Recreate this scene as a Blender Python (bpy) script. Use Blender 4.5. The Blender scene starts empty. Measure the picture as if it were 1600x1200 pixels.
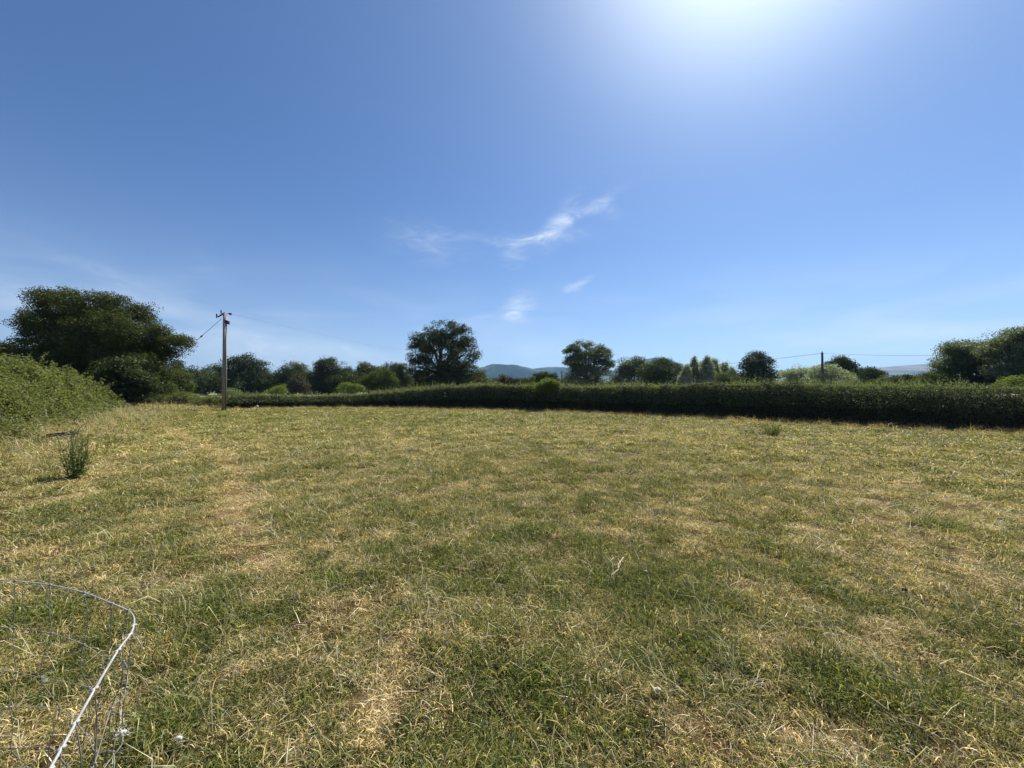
import bpy, math
import numpy as np
from mathutils import Vector

scene = bpy.context.scene
COL = scene.collection
R = math.radians
rng = np.random.default_rng(11)

# ------------------------------------------------------------------ camera
F = 601.0                      # focal length in photo pixels (1600 wide)
H = 1.65                       # eye height
PITCH = math.atan(10 / F)
cam_d = bpy.data.cameras.new('camera')
cam = bpy.data.objects.new('camera', cam_d)
COL.objects.link(cam)
cam.location = (0, 0, H)
cam.rotation_euler = (R(90) + PITCH, 0, 0)
cam_d.sensor_width = 36
cam_d.lens = F / 1600 * 36
cam_d.clip_start = 0.05
cam_d.clip_end = 40000
scene.camera = cam

# ------------------------------------------------------------------ sky, sun, exposure
SUN_AZ, SUN_EL = 35.0, 52.0    # degrees right of +Y, above the horizon
sd = Vector((math.sin(R(SUN_AZ)) * math.cos(R(SUN_EL)), math.cos(R(SUN_AZ)) * math.cos(R(SUN_EL)), math.sin(R(SUN_EL))))
SKY_STRENGTH = 0.0715
SUN_STRENGTH = 5.0
scene.view_settings.view_transform = 'Standard'
scene.view_settings.look = 'None'
scene.view_settings.gamma = 1
scene.view_settings.exposure = 0.57

sun_d = bpy.data.lights.new('sun', 'SUN')
sun_d.energy = SUN_STRENGTH
sun_d.angle = R(0.5)
sun_d.color = (1.0, 0.94, 0.83)
sun = bpy.data.objects.new('sun', sun_d)
COL.objects.link(sun)
sun.location = (20, 30, 60)
sun.rotation_euler = sd.to_track_quat('Z', 'Y').to_euler()

def pix_dir(px, py):
    a, b = (px - 800) / F, (600 - py) / F
    return np.array([a, math.cos(PITCH) - b * math.sin(PITCH), math.sin(PITCH) + b * math.cos(PITCH)])

def at(px, py, depth):
    d = pix_dir(px, py)
    return np.array([0, 0, H]) + d * (depth / d[1])

def gnd(px, py):
    d = pix_dir(px, py)
    return np.array([0, 0, H]) + d * (H / -d[2])

world = bpy.data.worlds.new('World')
scene.world = world
world.use_nodes = True
nt = world.node_tree
N, L = nt.nodes, nt.links
N.clear()

def node(tree, typ, **kw):
    n = tree.nodes.new(typ)
    for k, v in kw.items():
        setattr(n, k, v)
    return n

def mth(tree, op, a, b=None, c=None, clamp=False):
    n = tree.nodes.new('ShaderNodeMath')
    n.operation = op
    n.use_clamp = clamp
    for i, v in enumerate((a, b, c)):
        if v is None:
            continue
        if isinstance(v, (int, float)):
            n.inputs[i].default_value = v
        else:
            tree.links.new(v, n.inputs[i])
    return n.outputs[0]

sky = node(nt, 'ShaderNodeTexSky', sky_type='NISHITA')
sky.sun_disc = False
sky.sun_elevation = R(SUN_EL)
sky.sun_rotation = R(SUN_AZ)
sky.altitude = 60
sky.air_density = 1.0
sky.dust_density = 0.35
sky.ozone_density = 3.0
geo = node(nt, 'ShaderNodeTexCoord')
sep = node(nt, 'ShaderNodeSeparateXYZ')
L.new(geo.outputs['Generated'], sep.inputs[0])
# aureole of scattered light round the sun
dotn = node(nt, 'ShaderNodeVectorMath', operation='DOT_PRODUCT')
L.new(geo.outputs['Generated'], dotn.inputs[0])
dotn.inputs[1].default_value = sd
ang = mth(nt, 'ARCCOSINE', mth(nt, 'MINIMUM', dotn.outputs['Value'], 0.99999))
g1 = mth(nt, 'MULTIPLY', mth(nt, 'EXPONENT', mth(nt, 'MULTIPLY', mth(nt, 'POWER', mth(nt, 'DIVIDE', ang, R(12.5)), 2), -1.0)), 10.0)
g2 = mth(nt, 'MULTIPLY', mth(nt, 'EXPONENT', mth(nt, 'MULTIPLY', mth(nt, 'POWER', mth(nt, 'DIVIDE', ang, R(30)), 2), -1.0)), 1.3)
glow = mth(nt, 'ADD', g1, g2)
# cirrus wisps, placed by azimuth and elevation
az = mth(nt, 'ARCTAN2', sep.outputs[0], sep.outputs[1])
el = mth(nt, 'ARCSINE', sep.outputs[2])
comb = node(nt, 'ShaderNodeCombineXYZ')
L.new(az, comb.inputs[0]); L.new(el, comb.inputs[1])
def fbm(scale, sx, sy, detail, rotz=0.0, dist=0.0):
    mp = node(nt, 'ShaderNodeMapping')
    mp.inputs['Rotation'].default_value = (0, 0, rotz)
    mp.inputs['Scale'].default_value = (sx, sy, 1)
    L.new(comb.outputs[0], mp.inputs[0])
    t = node(nt, 'ShaderNodeTexNoise')
    t.inputs['Scale'].default_value = scale
    t.inputs['Detail'].default_value = detail
    t.inputs['Distortion'].default_value = dist
    L.new(mp.outputs[0], t.inputs['Vector'])
    return t.outputs['Fac']
n_fine = fbm(14, 1.0, 3.2, 8, -0.35, 1.2)
n_warp = fbm(9, 1, 1.4, 4)
n_wide = fbm(3.0, 1.0, 4.0, 6, 0.1, 0.6)
fine = mth(nt, 'POWER', mth(nt, 'MULTIPLY', mth(nt, 'SUBTRACT', n_fine, 0.33), 2.6, clamp=True), 1.3)
warp = mth(nt, 'MULTIPLY', mth(nt, 'SUBTRACT', n_warp, 0.5), 0.06)
WISPS = [(915, 330, 52, 7, 24, .55), (872, 352, 32, 15, 48, .75), (838, 374, 66, 7, 2, .65), (806, 398, 20, 14, 20, .34),
         (668, 378, 66, 24, -6, .24), (720, 370, 60, 8, 5, .12), (896, 443, 20, 5, 8, .42), (918, 435, 22, 4, 24, .22),
         (811, 481, 22, 17, 32, .85), (770, 494, 42, 5, 4, .25), (160, 430, 90, 16, -16, .14), (330, 425, 40, 18, -20, .07),
         (420, 545, 110, 22, -6, .22), (550, 548, 12, 4, -8, .40), (60, 470, 90, 34, -8, .16), (1330, 531, 110, 7, 4, .15),
         (1480, 530, 90, 8, -2, .13), (955, 328, 18, 10, -28, .16)]
acc = None
for (px, py, hw, hh, rot, s) in WISPS:
    d = pix_dir(px, py); d = d / np.linalg.norm(d)
    a0, e0 = math.atan2(d[0], d[1]), math.asin(d[2])
    k = math.cos(a0) * math.cos(e0) / F
    ca, sa = math.cos(R(rot)), math.sin(R(rot))
    dx = mth(nt, 'SUBTRACT', az, a0)
    dy = mth(nt, 'ADD', mth(nt, 'SUBTRACT', el, e0), warp)
    u = mth(nt, 'ADD', mth(nt, 'MULTIPLY', dx, ca), mth(nt, 'MULTIPLY', dy, sa))
    v = mth(nt, 'SUBTRACT', mth(nt, 'MULTIPLY', dy, ca), mth(nt, 'MULTIPLY', dx, sa))
    q = mth(nt, 'ADD', mth(nt, 'POWER', mth(nt, 'DIVIDE', u, hw * k), 2), mth(nt, 'POWER', mth(nt, 'DIVIDE', v, hh * k), 2))
    e = mth(nt, 'MULTIPLY', mth(nt, 'EXPONENT', mth(nt, 'MULTIPLY', q, -1.0)), s)
    acc = e if acc is None else mth(nt, 'ADD', acc, e)
cl = mth(nt, 'MULTIPLY', acc, mth(nt, 'ADD', mth(nt, 'MULTIPLY', fine, 0.85), 0.15), clamp=True)
# thin veil low over the horizon
low = mth(nt, 'EXPONENT', mth(nt, 'MULTIPLY', mth(nt, 'POWER', mth(nt, 'DIVIDE', mth(nt, 'SUBTRACT', el, R(5)), R(7)), 2), -1.0))
veil = mth(nt, 'MULTIPLY', mth(nt, 'MULTIPLY', mth(nt, 'SUBTRACT', n_wide, 0.45, clamp=True), 1.1), low)
pale = mth(nt, 'MULTIPLY', mth(nt, 'EXPONENT', mth(nt, 'MULTIPLY', mth(nt, 'POWER', mth(nt, 'DIVIDE', el, R(13)), 2), -1.0)), 0.25)
cl = mth(nt, 'ADD', mth(nt, 'ADD', cl, veil), pale, clamp=True)

def mixc(tree, blend, fac, a, b):
    m = tree.nodes.new('ShaderNodeMix')
    m.data_type = 'RGBA'; m.blend_type = blend
    for sock, v in ((m.inputs[0], fac), (m.inputs[6], a), (m.inputs[7], b)):
        if isinstance(v, (int, float)):
            sock.default_value = v
        elif isinstance(v, tuple):
            sock.default_value = v if len(v) == 4 else (*v, 1)
        else:
            tree.links.new(v, sock)
    return m.outputs[2]
glowc = node(nt, 'ShaderNodeCombineXYZ')
L.new(mth(nt, 'MULTIPLY', glow, 0.92), glowc.inputs[0])
L.new(mth(nt, 'MULTIPLY', glow, 0.95), glowc.inputs[1])
L.new(mth(nt, 'MULTIPLY', glow, 0.80), glowc.inputs[2])
sky_t = mixc(nt, 'MULTIPLY', 1.0, sky.outputs[0], (0.66, 0.85, 1.08))
sky_g = mixc(nt, 'ADD', 1.0, sky_t, glowc.outputs[0])
sky_c = mixc(nt, 'MIX', cl, sky_g, (8.6, 9.4, 10.2))
bg = node(nt, 'ShaderNodeBackground')
bg.inputs['Strength'].default_value = SKY_STRENGTH
L.new(sky_c, bg.inputs['Color'])
wo = node(nt, 'ShaderNodeOutputWorld')
L.new(bg.outputs[0], wo.inputs['Surface'])

# ------------------------------------------------------------------ helpers
def vnoise(x, y, seed=0):
    x = np.asarray(x, float); y = np.asarray(y, float)
    xi = np.floor(x).astype(np.int64); yi = np.floor(y).astype(np.int64)
    fx = x - xi; fy = y - yi
    fx = fx * fx * (3 - 2 * fx); fy = fy * fy * (3 - 2 * fy)
    def h(a, b):
        n = (a * 374761393 + b * 668265263 + seed * 1442695041) & 0xffffffff
        n = ((n ^ (n >> 13)) * 1274126177) & 0xffffffff
        n = n ^ (n >> 16)
        return (n & 0xffff) / 65535.0
    return (h(xi, yi) * (1 - fx) + h(xi + 1, yi) * fx) * (1 - fy) + (h(xi, yi + 1) * (1 - fx) + h(xi + 1, yi + 1) * fx) * fy

def fb(x, y, s, seed, oct=4):
    t = 0; a = 1; tot = 0
    for o in range(oct):
        t = t + a * vnoise(x / s * 2 ** o + 17.3 * o, y / s * 2 ** o - 9.1 * o, seed + o)
        tot += a; a *= 0.55
    return t / tot

def tag(o, label=None, cat=None, group=None, kind=None):
    if label: o['label'] = label
    if cat: o['category'] = cat
    if group: o['group'] = group
    if kind: o['kind'] = kind
    return o

def empty(name, loc, label, cat, group=None):
    o = bpy.data.objects.new(name, None)
    COL.objects.link(o)
    o.location = loc
    o.empty_display_size = 0.3
    return tag(o, label, cat, group)

def mesh_obj(name, verts, faces_flat, per, mat, parent=None, smooth=False, link=True, counts=None):
    """verts (n,3), faces_flat: flat vertex indices, per: verts per face (int) or counts list"""
    me = bpy.data.meshes.new(name)
    verts = np.asarray(verts, np.float32)
    idx = np.asarray(faces_flat, np.int32).ravel()
    me.vertices.add(len(verts))
    me.vertices.foreach_set('co', verts.ravel())
    if len(idx):
        cnt = np.full(len(idx) // per, per, np.int32) if counts is None else np.asarray(counts, np.int32)
        me.loops.add(len(idx))
        me.loops.foreach_set('vertex_index', idx)
        me.polygons.add(len(cnt))
        me.polygons.foreach_set('loop_start', np.concatenate(([0], np.cumsum(cnt)[:-1])).astype(np.int32))
        me.polygons.foreach_set('loop_total', cnt)
        if smooth:
            me.polygons.foreach_set('use_smooth', np.ones(len(cnt), bool))
    me.update(calc_edges=True)
    if mat is not None:
        me.materials.append(mat)
    o = bpy.data.objects.new(name, me)
    if link:
        COL.objects.link(o)
    if parent is not None:
        o.parent = parent
        # geometry is built in world space: shift it into the parent's frame
        me.vertices.foreach_set('co', (verts - np.array(parent.location, np.float32)).ravel())
        me.update()
    return o

def fattr(me, name, vals):
    a = me.attributes.new(name, 'FLOAT', 'POINT')
    a.data.foreach_set('value', np.asarray(vals, np.float32))

class Geo:
    """collects tubes and boxes into one mesh"""
    def __init__(s): s.v = []; s.f = []; s.n = 0
    def add(s, v, quads):
        s.v.append(np.asarray(v, float)); s.f.append(np.asarray(quads, int) + s.n); s.n += len(v)
    def tube(s, pts, rads, k=8, cap=True):
        pts = np.asarray(pts, float)
        m = len(pts)
        rads = np.full(m, rads, float) if np.isscalar(rads) else np.asarray(rads, float)
        t = np.gradient(pts, axis=0)
        t /= np.linalg.norm(t, axis=1)[:, None] + 1e-9
        ref = np.array([0, 0, 1.0]) if abs(t[0][2]) < 0.9 else np.array([0, 1.0, 0])
        a = np.cross(t, ref); a /= np.linalg.norm(a, axis=1)[:, None] + 1e-9
        b = np.cross(t, a)
        th = np.arange(k) * 2 * math.pi / k
        ring = pts[:, None, :] + rads[:, None, None] * (a[:, None, :] * np.cos(th)[None, :, None] + b[:, None, :] * np.sin(th)[None, :, None])
        v = ring.reshape(-1, 3)
        q = []
        for i in range(m - 1):
            for j in range(k):
                q.append((i * k + j, i * k + (j + 1) % k, (i + 1) * k + (j + 1) % k, (i + 1) * k + j))
        if cap:
            v = np.vstack([v, pts[0], pts[-1]])
            c0, c1 = m * k, m * k + 1
            for j in range(0, k, 2):
                q.append((c0, (j + 2) % k, (j + 1) % k, j))
                e = (m - 1) * k
                q.append((c1, e + j, e + (j + 1) % k, e + (j + 2) % k))
        s.add(v, q)
    def box(s, c, sx, sy, sz, rz=0.0, ry=0.0):
        v = np.array([(i, j, k) for i in (-.5, .5) for j in (-.5, .5) for k in (-.5, .5)]) * (sx, sy, sz)
        cy, sy_ = math.cos(ry), math.sin(ry)
        v = np.stack([v[:, 0] * cy + v[:, 2] * sy_, v[:, 1], -v[:, 0] * sy_ + v[:, 2] * cy], 1)
        cz, sz_ = math.cos(rz), math.sin(rz)
        v = np.stack([v[:, 0] * cz - v[:, 1] * sz_, v[:, 0] * sz_ + v[:, 1] * cz, v[:, 2]], 1) + c
        s.add(v, [(0, 1, 3, 2), (4, 6, 7, 5), (0, 4, 5, 1), (2, 3, 7, 6), (0, 2, 6, 4), (1, 5, 7, 3)])
    def obj(s, name, mat, parent=None, smooth=True):
        return mesh_obj(name, np.vstack(s.v), np.vstack(s.f).ravel(), 4, mat, parent, smooth)

def unit(v): return v / (np.linalg.norm(v, axis=-1, keepdims=True) + 1e-9)

def leaf_quads(c, nrm, size, r=rng, aspect=0.62):
    """rhombic, slightly folded leaves: (verts, quads)"""
    n = len(c)
    t = unit(np.cross(nrm, r.normal(size=(n, 3))))
    b = np.cross(nrm, t)
    s = np.asarray(size)[:, None]
    v = np.empty((n, 4, 3))
    v[:, 0] = c - t * s * 0.5
    v[:, 1] = c + b * s * 0.5 * aspect + nrm * s * 0.10
    v[:, 2] = c + t * s * 0.5 - nrm * s * 0.12
    v[:, 3] = c - b * s * 0.5 * aspect + nrm * s * 0.10
    return v.reshape(-1, 3), np.arange(n * 4)

# ------------------------------------------------------------------ materials
def new_mat(name):
    m = bpy.data.materials.new(name)
    m.use_nodes = True
    m.node_tree.nodes.clear()
    return m

def ramp(tree, fac, stops):
    n = tree.nodes.new('ShaderNodeValToRGB')
    cr = n.color_ramp
    while len(cr.elements) < len(stops):
        cr.elements.new(0.5)
    for e, (p, c) in zip(cr.elements, stops):
        e.position = p; e.color = (*c, 1)
    tree.links.new(fac, n.inputs[0])
    return n.outputs[0]

def noise_tex(tree, scale, detail=4, rough=0.55, coord='Object', vec=None, scl=None):
    if vec is None:
        tc = tree.nodes.new('ShaderNodeTexCoord'); vec = tc.outputs[coord]
    if scl is not None:
        mp = tree.nodes.new('ShaderNodeMapping'); mp.inputs['Scale'].default_value = scl
        tree.links.new(vec, mp.inputs[0]); vec = mp.outputs[0]
    t = tree.nodes.new('ShaderNodeTexNoise')
    t.inputs['Scale'].default_value = scale; t.inputs['Detail'].default_value = detail; t.inputs['Roughness'].default_value = rough
    tree.links.new(vec, t.inputs['Vector'])
    return t.outputs['Fac']

def leaf_mat(name, dark, light, trans=0.3, nscale=0.5, gloss=0.12):
    m = new_mat(name); t = m.node_tree
    g = t.nodes.new('ShaderNodeNewGeometry')
    nz = noise_tex(t, nscale, 3)
    f = mth(t, 'ADD', mth(t, 'MULTIPLY', g.outputs['Random Per Island'], 0.6), mth(t, 'MULTIPLY', mth(t, 'SUBTRACT', nz, 0.25), 0.8), clamp=True)
    col = mixc(t, 'MIX', f, dark, light)
    d = t.nodes.new('ShaderNodeBsdfDiffuse'); t.links.new(col, d.inputs[0])
    tr = t.nodes.new('ShaderNodeBsdfTranslucent')
    t.links.new(mixc(t, 'MULTIPLY', 1.0, col, (1.15, 1.25, 0.55)), tr.inputs[0])
    mx = t.nodes.new('ShaderNodeMixShader'); mx.inputs[0].default_value = trans
    t.links.new(d.outputs[0], mx.inputs[1]); t.links.new(tr.outputs[0], mx.inputs[2])
    gl = t.nodes.new('ShaderNodeBsdfGlossy'); gl.inputs['Roughness'].default_value = 0.5
    gl.inputs[0].default_value = (0.9, 0.95, 1, 1)
    mg = t.nodes.new('ShaderNodeMixShader'); mg.inputs[0].default_value = gloss * 0.10
    t.links.new(mx.outputs[0], mg.inputs[1]); t.links.new(gl.outputs[0], mg.inputs[2])
    o = t.nodes.new('ShaderNodeOutputMaterial'); t.links.new(mg.outputs[0], o.inputs[0])
    return m

def solid_mat(name, c1, c2, rough=0.7, metal=0.0, nscale=6, bump=0.3, scl=None):
    m = new_mat(name); t = m.node_tree
    nz = noise_tex(t, nscale, 6, 0.6, scl=scl)
    col = ramp(t, nz, [(0.3, c1), (0.7, c2)])
    p = t.nodes.new('ShaderNodeBsdfPrincipled')
    p.inputs['Roughness'].default_value = rough; p.inputs['Metallic'].default_value = metal
    t.links.new(col, p.inputs['Base Color'])
    if bump:
        b = t.nodes.new('ShaderNodeBump'); b.inputs['Strength'].default_value = bump; b.inputs['Distance'].default_value = 0.01
        t.links.new(nz, b.inputs['Height']); t.links.new(b.outputs[0], p.inputs['Normal'])
    o = t.nodes.new('ShaderNodeOutputMaterial'); t.links.new(p.outputs[0], o.inputs[0])
    return m

M = {
    'oak': leaf_mat('oak leaves', (0.026, 0.038, 0.009), (0.105, 0.120, 0.034), 0.30),
    'dark': leaf_mat('dark leaves', (0.022, 0.034, 0.011), (0.088, 0.108, 0.036), 0.28),
    'mid': leaf_mat('mid green leaves', (0.040, 0.060, 0.016), (0.130, 0.155, 0.048), 0.34),
    'grey': leaf_mat('grey green leaves', (0.055, 0.075, 0.038), (0.170, 0.195, 0.110), 0.34, gloss=0.3),
    'ash': leaf_mat('ash leaves', (0.070, 0.092, 0.050), (0.235, 0.262, 0.160), 0.38, gloss=0.3),
    'silver': leaf_mat('silver willow leaves', (0.160, 0.190, 0.125), (0.430, 0.460, 0.340), 0.42, gloss=0.3),
    'lime': leaf_mat('yellow green leaves', (0.095, 0.130, 0.024), (0.240, 0.280, 0.070), 0.42),
    'rust': leaf_mat('russet leaves', (0.050, 0.030, 0.012), (0.130, 0.085, 0.040), 0.25),
    'twiggy': leaf_mat('twiggy brown growth', (0.050, 0.045, 0.028), (0.110, 0.100, 0.065), 0.15),
    'hedge': leaf_mat('hedge leaves', (0.016, 0.022, 0.010), (0.112, 0.128, 0.062), 0.38, 1.2, 0.3),
    'shoot': leaf_mat('sun-lightened hedge shoots', (0.080, 0.100, 0.042), (0.275, 0.295, 0.170), 0.50, 1.2, 0.2),  # young leaf green, lightened further to paint the sunlit top of the hedge
    'bramble': leaf_mat('bramble leaves', (0.045, 0.064, 0.018), (0.300, 0.310, 0.130), 0.36, 1.0, 0.0),
    'thistle': leaf_mat('thistle leaves', (0.075, 0.100, 0.040), (0.240, 0.270, 0.120), 0.4, 6, 0.0),
    'bark': solid_mat('bark', (0.035, 0.028, 0.020), (0.10, 0.085, 0.065), 0.9, nscale=3, scl=(1, 1, .2)),
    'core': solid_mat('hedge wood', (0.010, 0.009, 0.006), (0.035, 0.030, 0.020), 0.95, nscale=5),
    'pole': solid_mat('weathered pole wood', (0.19, 0.155, 0.13), (0.36, 0.31, 0.27), 0.85, nscale=9, scl=(3, 3, .15)),
    'iron': solid_mat('dark iron fittings', (0.03, 0.03, 0.03), (0.06, 0.06, 0.055), 0.6, 0.3),
    'porcelain': solid_mat('brown insulators', (0.03, 0.015, 0.01), (0.05, 0.03, 0.02), 0.25, bump=0),
    'cable': solid_mat('conductor', (0.05, 0.05, 0.05), (0.09, 0.09, 0.09), 0.5, 0.4, bump=0),
    'galv': solid_mat('galvanised wire', (0.17, 0.155, 0.13), (0.36, 0.34, 0.30), 0.55, 0.35, nscale=25, bump=0.1),
    'galv_bright': solid_mat('bright galvanised wire', (0.34, 0.34, 0.33), (0.54, 0.53, 0.51), 0.5, 0.25, nscale=25, bump=0.1),
    'wool': solid_mat('white wool', (0.50, 0.46, 0.40), (0.74, 0.70, 0.62), 0.95, nscale=40, bump=0.8),
    'stone': solid_mat('pale stone', (0.40, 0.33, 0.22), (0.60, 0.52, 0.38), 0.85, nscale=30),
    'deadwood': solid_mat('pale dead wood', (0.46, 0.37, 0.26), (0.72, 0.60, 0.45), 0.85, nscale=20, scl=(1, 1, .3)),
    'blackwood': solid_mat('dark weathered timber', (0.018, 0.016, 0.014), (0.09, 0.085, 0.08), 0.9, nscale=8, scl=(.3, 3, 3)),
    'tile': solid_mat('red brown roof tiles', (0.10, 0.045, 0.030), (0.20, 0.09, 0.06), 0.85, nscale=2),
    'plaster': solid_mat('pale render wall', (0.34, 0.31, 0.26), (0.46, 0.42, 0.36), 0.9, nscale=2),
    'dung': solid_mat('dark dropping', (0.012, 0.010, 0.008), (0.03, 0.025, 0.02), 0.8, nscale=30),
}

# ------------------------------------------------------------------ field: dryness map + height
BLOBS = [  # px, py, rx, ry, strength (+ dry / - green)
    (600, 1150, 75, 55, .55), (1010, 1100, 60, 45, .5), (1150, 1175, 110, 40, .6), (1350, 1160, 150, 50, .35), (560, 965, 80, 30, .35),
    (430, 885, 60, 18, .35), (372, 790, 30, 24, .5), (660, 1040, 70, 30, .25), (1170, 950, 60, 26, .3), (1500, 800, 220, 70, .32),
    (1560, 900, 120, 60, .25), (860, 1010, 40, 22, .2), (1100, 1050, 40, 30, .25), (200, 940, 60, 25, .2), (170, 1100, 40, 20, .3),
    (300, 1040, 60, 25, .15), (860, 680, 900, 20, .22), (300, 720, 80, 30, .25), (860, 1180, 40, 20, .15), (1380, 985, 60, 22, .22),
    (330, 955, 110, 48, -.35), (450, 1130, 85, 45, -.45), (860, 1090, 110, 60, -.45), (800, 880, 190, 60, -.28), (960, 930, 130, 50, -.38),
    (1280, 935, 80, 34, -.32), (1280, 1050, 110, 36, -.38), (1500, 1115, 110, 45, -.45), (630, 885, 60, 35, -.3), (1180, 1110, 60, 30, -.35),
    (100, 1040, 90, 40, -.25), (560, 790, 120, 25, -.15), (300, 1000, 60, 40, -.25), (720, 1120, 60, 40, -.25), (760, 960, 70, 30, -.25),
    (1580, 1000, 60, 60, -.25), (1250, 800, 140, 22, -.10), (430, 700, 100, 10, -.15), (220, 770, 40, 12, -.25), (1020, 1010, 90, 40, -.2)]
_B = []
for (px, py, rx, ry, s) in BLOBS:
    c = gnd(px, py); ex = gnd(px + rx, py); ey = gnd(px, py - ry)
    _B.append((c[0], c[1], abs(ex[0] - c[0]), abs(ey[1] - c[1]), s))

PATH = np.array([gnd(*p)[:2] for p in ((400, 880), (372, 800), (378, 745), (350, 712), (300, 690), (262, 672))])

def path_dist(x, y):
    best = np.full(np.shape(x), 1e9)
    for a, b in zip(PATH[:-1], PATH[1:]):
        ab = b - a
        t = np.clip(((x - a[0]) * ab[0] + (y - a[1]) * ab[1]) / (ab @ ab), 0, 1)
        best = np.minimum(best, np.hypot(x - a[0] - t * ab[0], y - a[1] - t * ab[1]))
    return best

def dryness(x, y):
    wx = x + (fb(x, y, 0.6, 91) - .5) * 0.5; wy = y + (fb(x, y, 0.6, 95) - .5) * 0.5
    d = 0.46 + (fb(x, y, 0.75, 3) - .5) * 0.5 + (fb(x, y, 0.17, 8, 3) - .5) * 1.5 + (fb(x, y, 5.0, 5, 3) - .5) * 0.25
    for (cx, cy, rx, ry, s) in _B:
        d = d + 0.6 * s * np.exp(-(((wx - cx) / rx) ** 2 + ((wy - cy) / ry) ** 2))
    d = d + 0.46 * np.exp(-(path_dist(x, y) / 0.26) ** 2)
    d = d - 0.06 * np.clip((y - 6) / 14, 0, 1)
    return np.clip(d, 0, 1)

def bank(x, y):
    """how far inside the overgrown left margin: 0 in the open field, 1 in the bank"""
    # margin runs from beside the camera out to the left corner
    return np.clip((-(x + 7.5) - 0.60 * np.maximum(y - 5, 0)) / 3.5, 0, 1)

def ground_z(x, y):
    near = np.exp(-(np.hypot(x, y) / 60) ** 2)
    return ((fb(x, y, 1.7, 21, 3) - .5) * 0.13 + (fb(x, y, 0.38, 25, 2) - .5) * 0.08) * near + bank(x, y) * 0.12

def warped(n, lim, a):
    t = np.linspace(-1, 1, n)
    return np.sinh(t * a) / math.sinh(a) * lim
gx = warped(560, 9000, 9.2)
gyt = np.linspace(0, 1, 620)
gy = -3 + (np.sinh(gyt * 8.6) / math.sinh(8.6)) * 9000
gy = np.concatenate((-np.geomspace(9000, 3.6, 40), gy))
GX, GY = np.meshgrid(gx, gy)
GZ = ground_z(GX, GY)
gv = np.stack([GX.ravel(), GY.ravel(), GZ.ravel()], 1)
ny, nx = GX.shape
ii = (np.arange(ny - 1)[:, None] * nx + np.arange(nx - 1)[None, :]).ravel()
gq = np.stack([ii, ii + 1, ii + 1 + nx, ii + nx], 1)

mg = new_mat('field ground'); t = mg.node_tree
at_ = t.nodes.new('ShaderNodeAttribute'); at_.attribute_name = 'dry'
fine_n = noise_tex(t, 55, 6, 0.7)
mid_n = noise_tex(t, 9, 5, 0.65)
big_n = noise_tex(t, 0.35, 5, 0.6)
f = mth(t, 'ADD', at_.outputs['Fac'], mth(t, 'MULTIPLY', mth(t, 'SUBTRACT', mid_n, 0.5), 0.7), clamp=True)
c0 = ramp(t, f, [(0.15, (0.022, 0.026, 0.009)), (0.5, (0.060, 0.046, 0.018)), (0.95, (0.22, 0.145, 0.065))])
c1 = ramp(t, fine_n, [(0.3, (0.30, 0.30, 0.28)), (0.7, (1.3, 1.25, 1.15))])
cc = mixc(t, 'MULTIPLY', 0.9, c0, c1)
# far meadows beyond the hedge: pale hay and green
far_a = t.nodes.new('ShaderNodeAttribute'); far_a.attribute_name = 'far'
fn = noise_tex(t, 0.012, 2, 0.5)
cf = ramp(t, fn, [(0.35, (0.10, 0.13, 0.05)), (0.55, (0.36, 0.33, 0.20))])
cc = mixc(t, 'MIX', far_a.outputs['Fac'], cc, cf)
p = t.nodes.new('ShaderNodeBsdfPrincipled'); p.inputs['Roughness'].default_value = 0.95; p.inputs['Specular IOR Level'].default_value = 0.1
t.links.new(cc, p.inputs['Base Color'])
bmp = t.nodes.new('ShaderNodeBump'); bmp.inputs['Strength'].default_value = 0.9; bmp.inputs['Distance'].default_value = 0.03
t.links.new(fine_n, bmp.inputs['Height']); t.links.new(bmp.outputs[0], p.inputs['Normal'])
o = t.nodes.new('ShaderNodeOutputMaterial'); t.links.new(p.outputs[0], o.inputs[0])
ground = mesh_obj('ground', gv, gq.ravel(), 4, mg, smooth=True)
tag(ground, kind='structure')
fattr(ground.data, 'dry', dryness(GX, GY).ravel())
fattr(ground.data, 'far', np.clip((np.hypot(GX, GY) - 50) / 15, 0, 1).ravel())

# ------------------------------------------------------------------ hills
def hill_mat(name, a, b, c, sc):
    m = new_mat(name); t = m.node_tree
    n1 = noise_tex(t, sc, 4, 0.55, scl=(1, .6, 2)); n2 = noise_tex(t, sc * 14, 5, 0.7)
    f = mth(t, 'ADD', mth(t, 'MULTIPLY', n1, 0.75), mth(t, 'MULTIPLY', n2, 0.25))
    col = ramp(t, f, [(0.40, a), (0.50, b), (0.58, c)])
    p = t.nodes.new('ShaderNodeBsdfPrincipled'); p.inputs['Roughness'].default_value = 1
    p.inputs['Specular IOR Level'].default_value = 0
    t.links.new(col, p.inputs['Base Color'])
    o = t.nodes.new('ShaderNodeOutputMaterial'); t.links.new(p.outputs[0], o.inputs[0])
    return m

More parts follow.
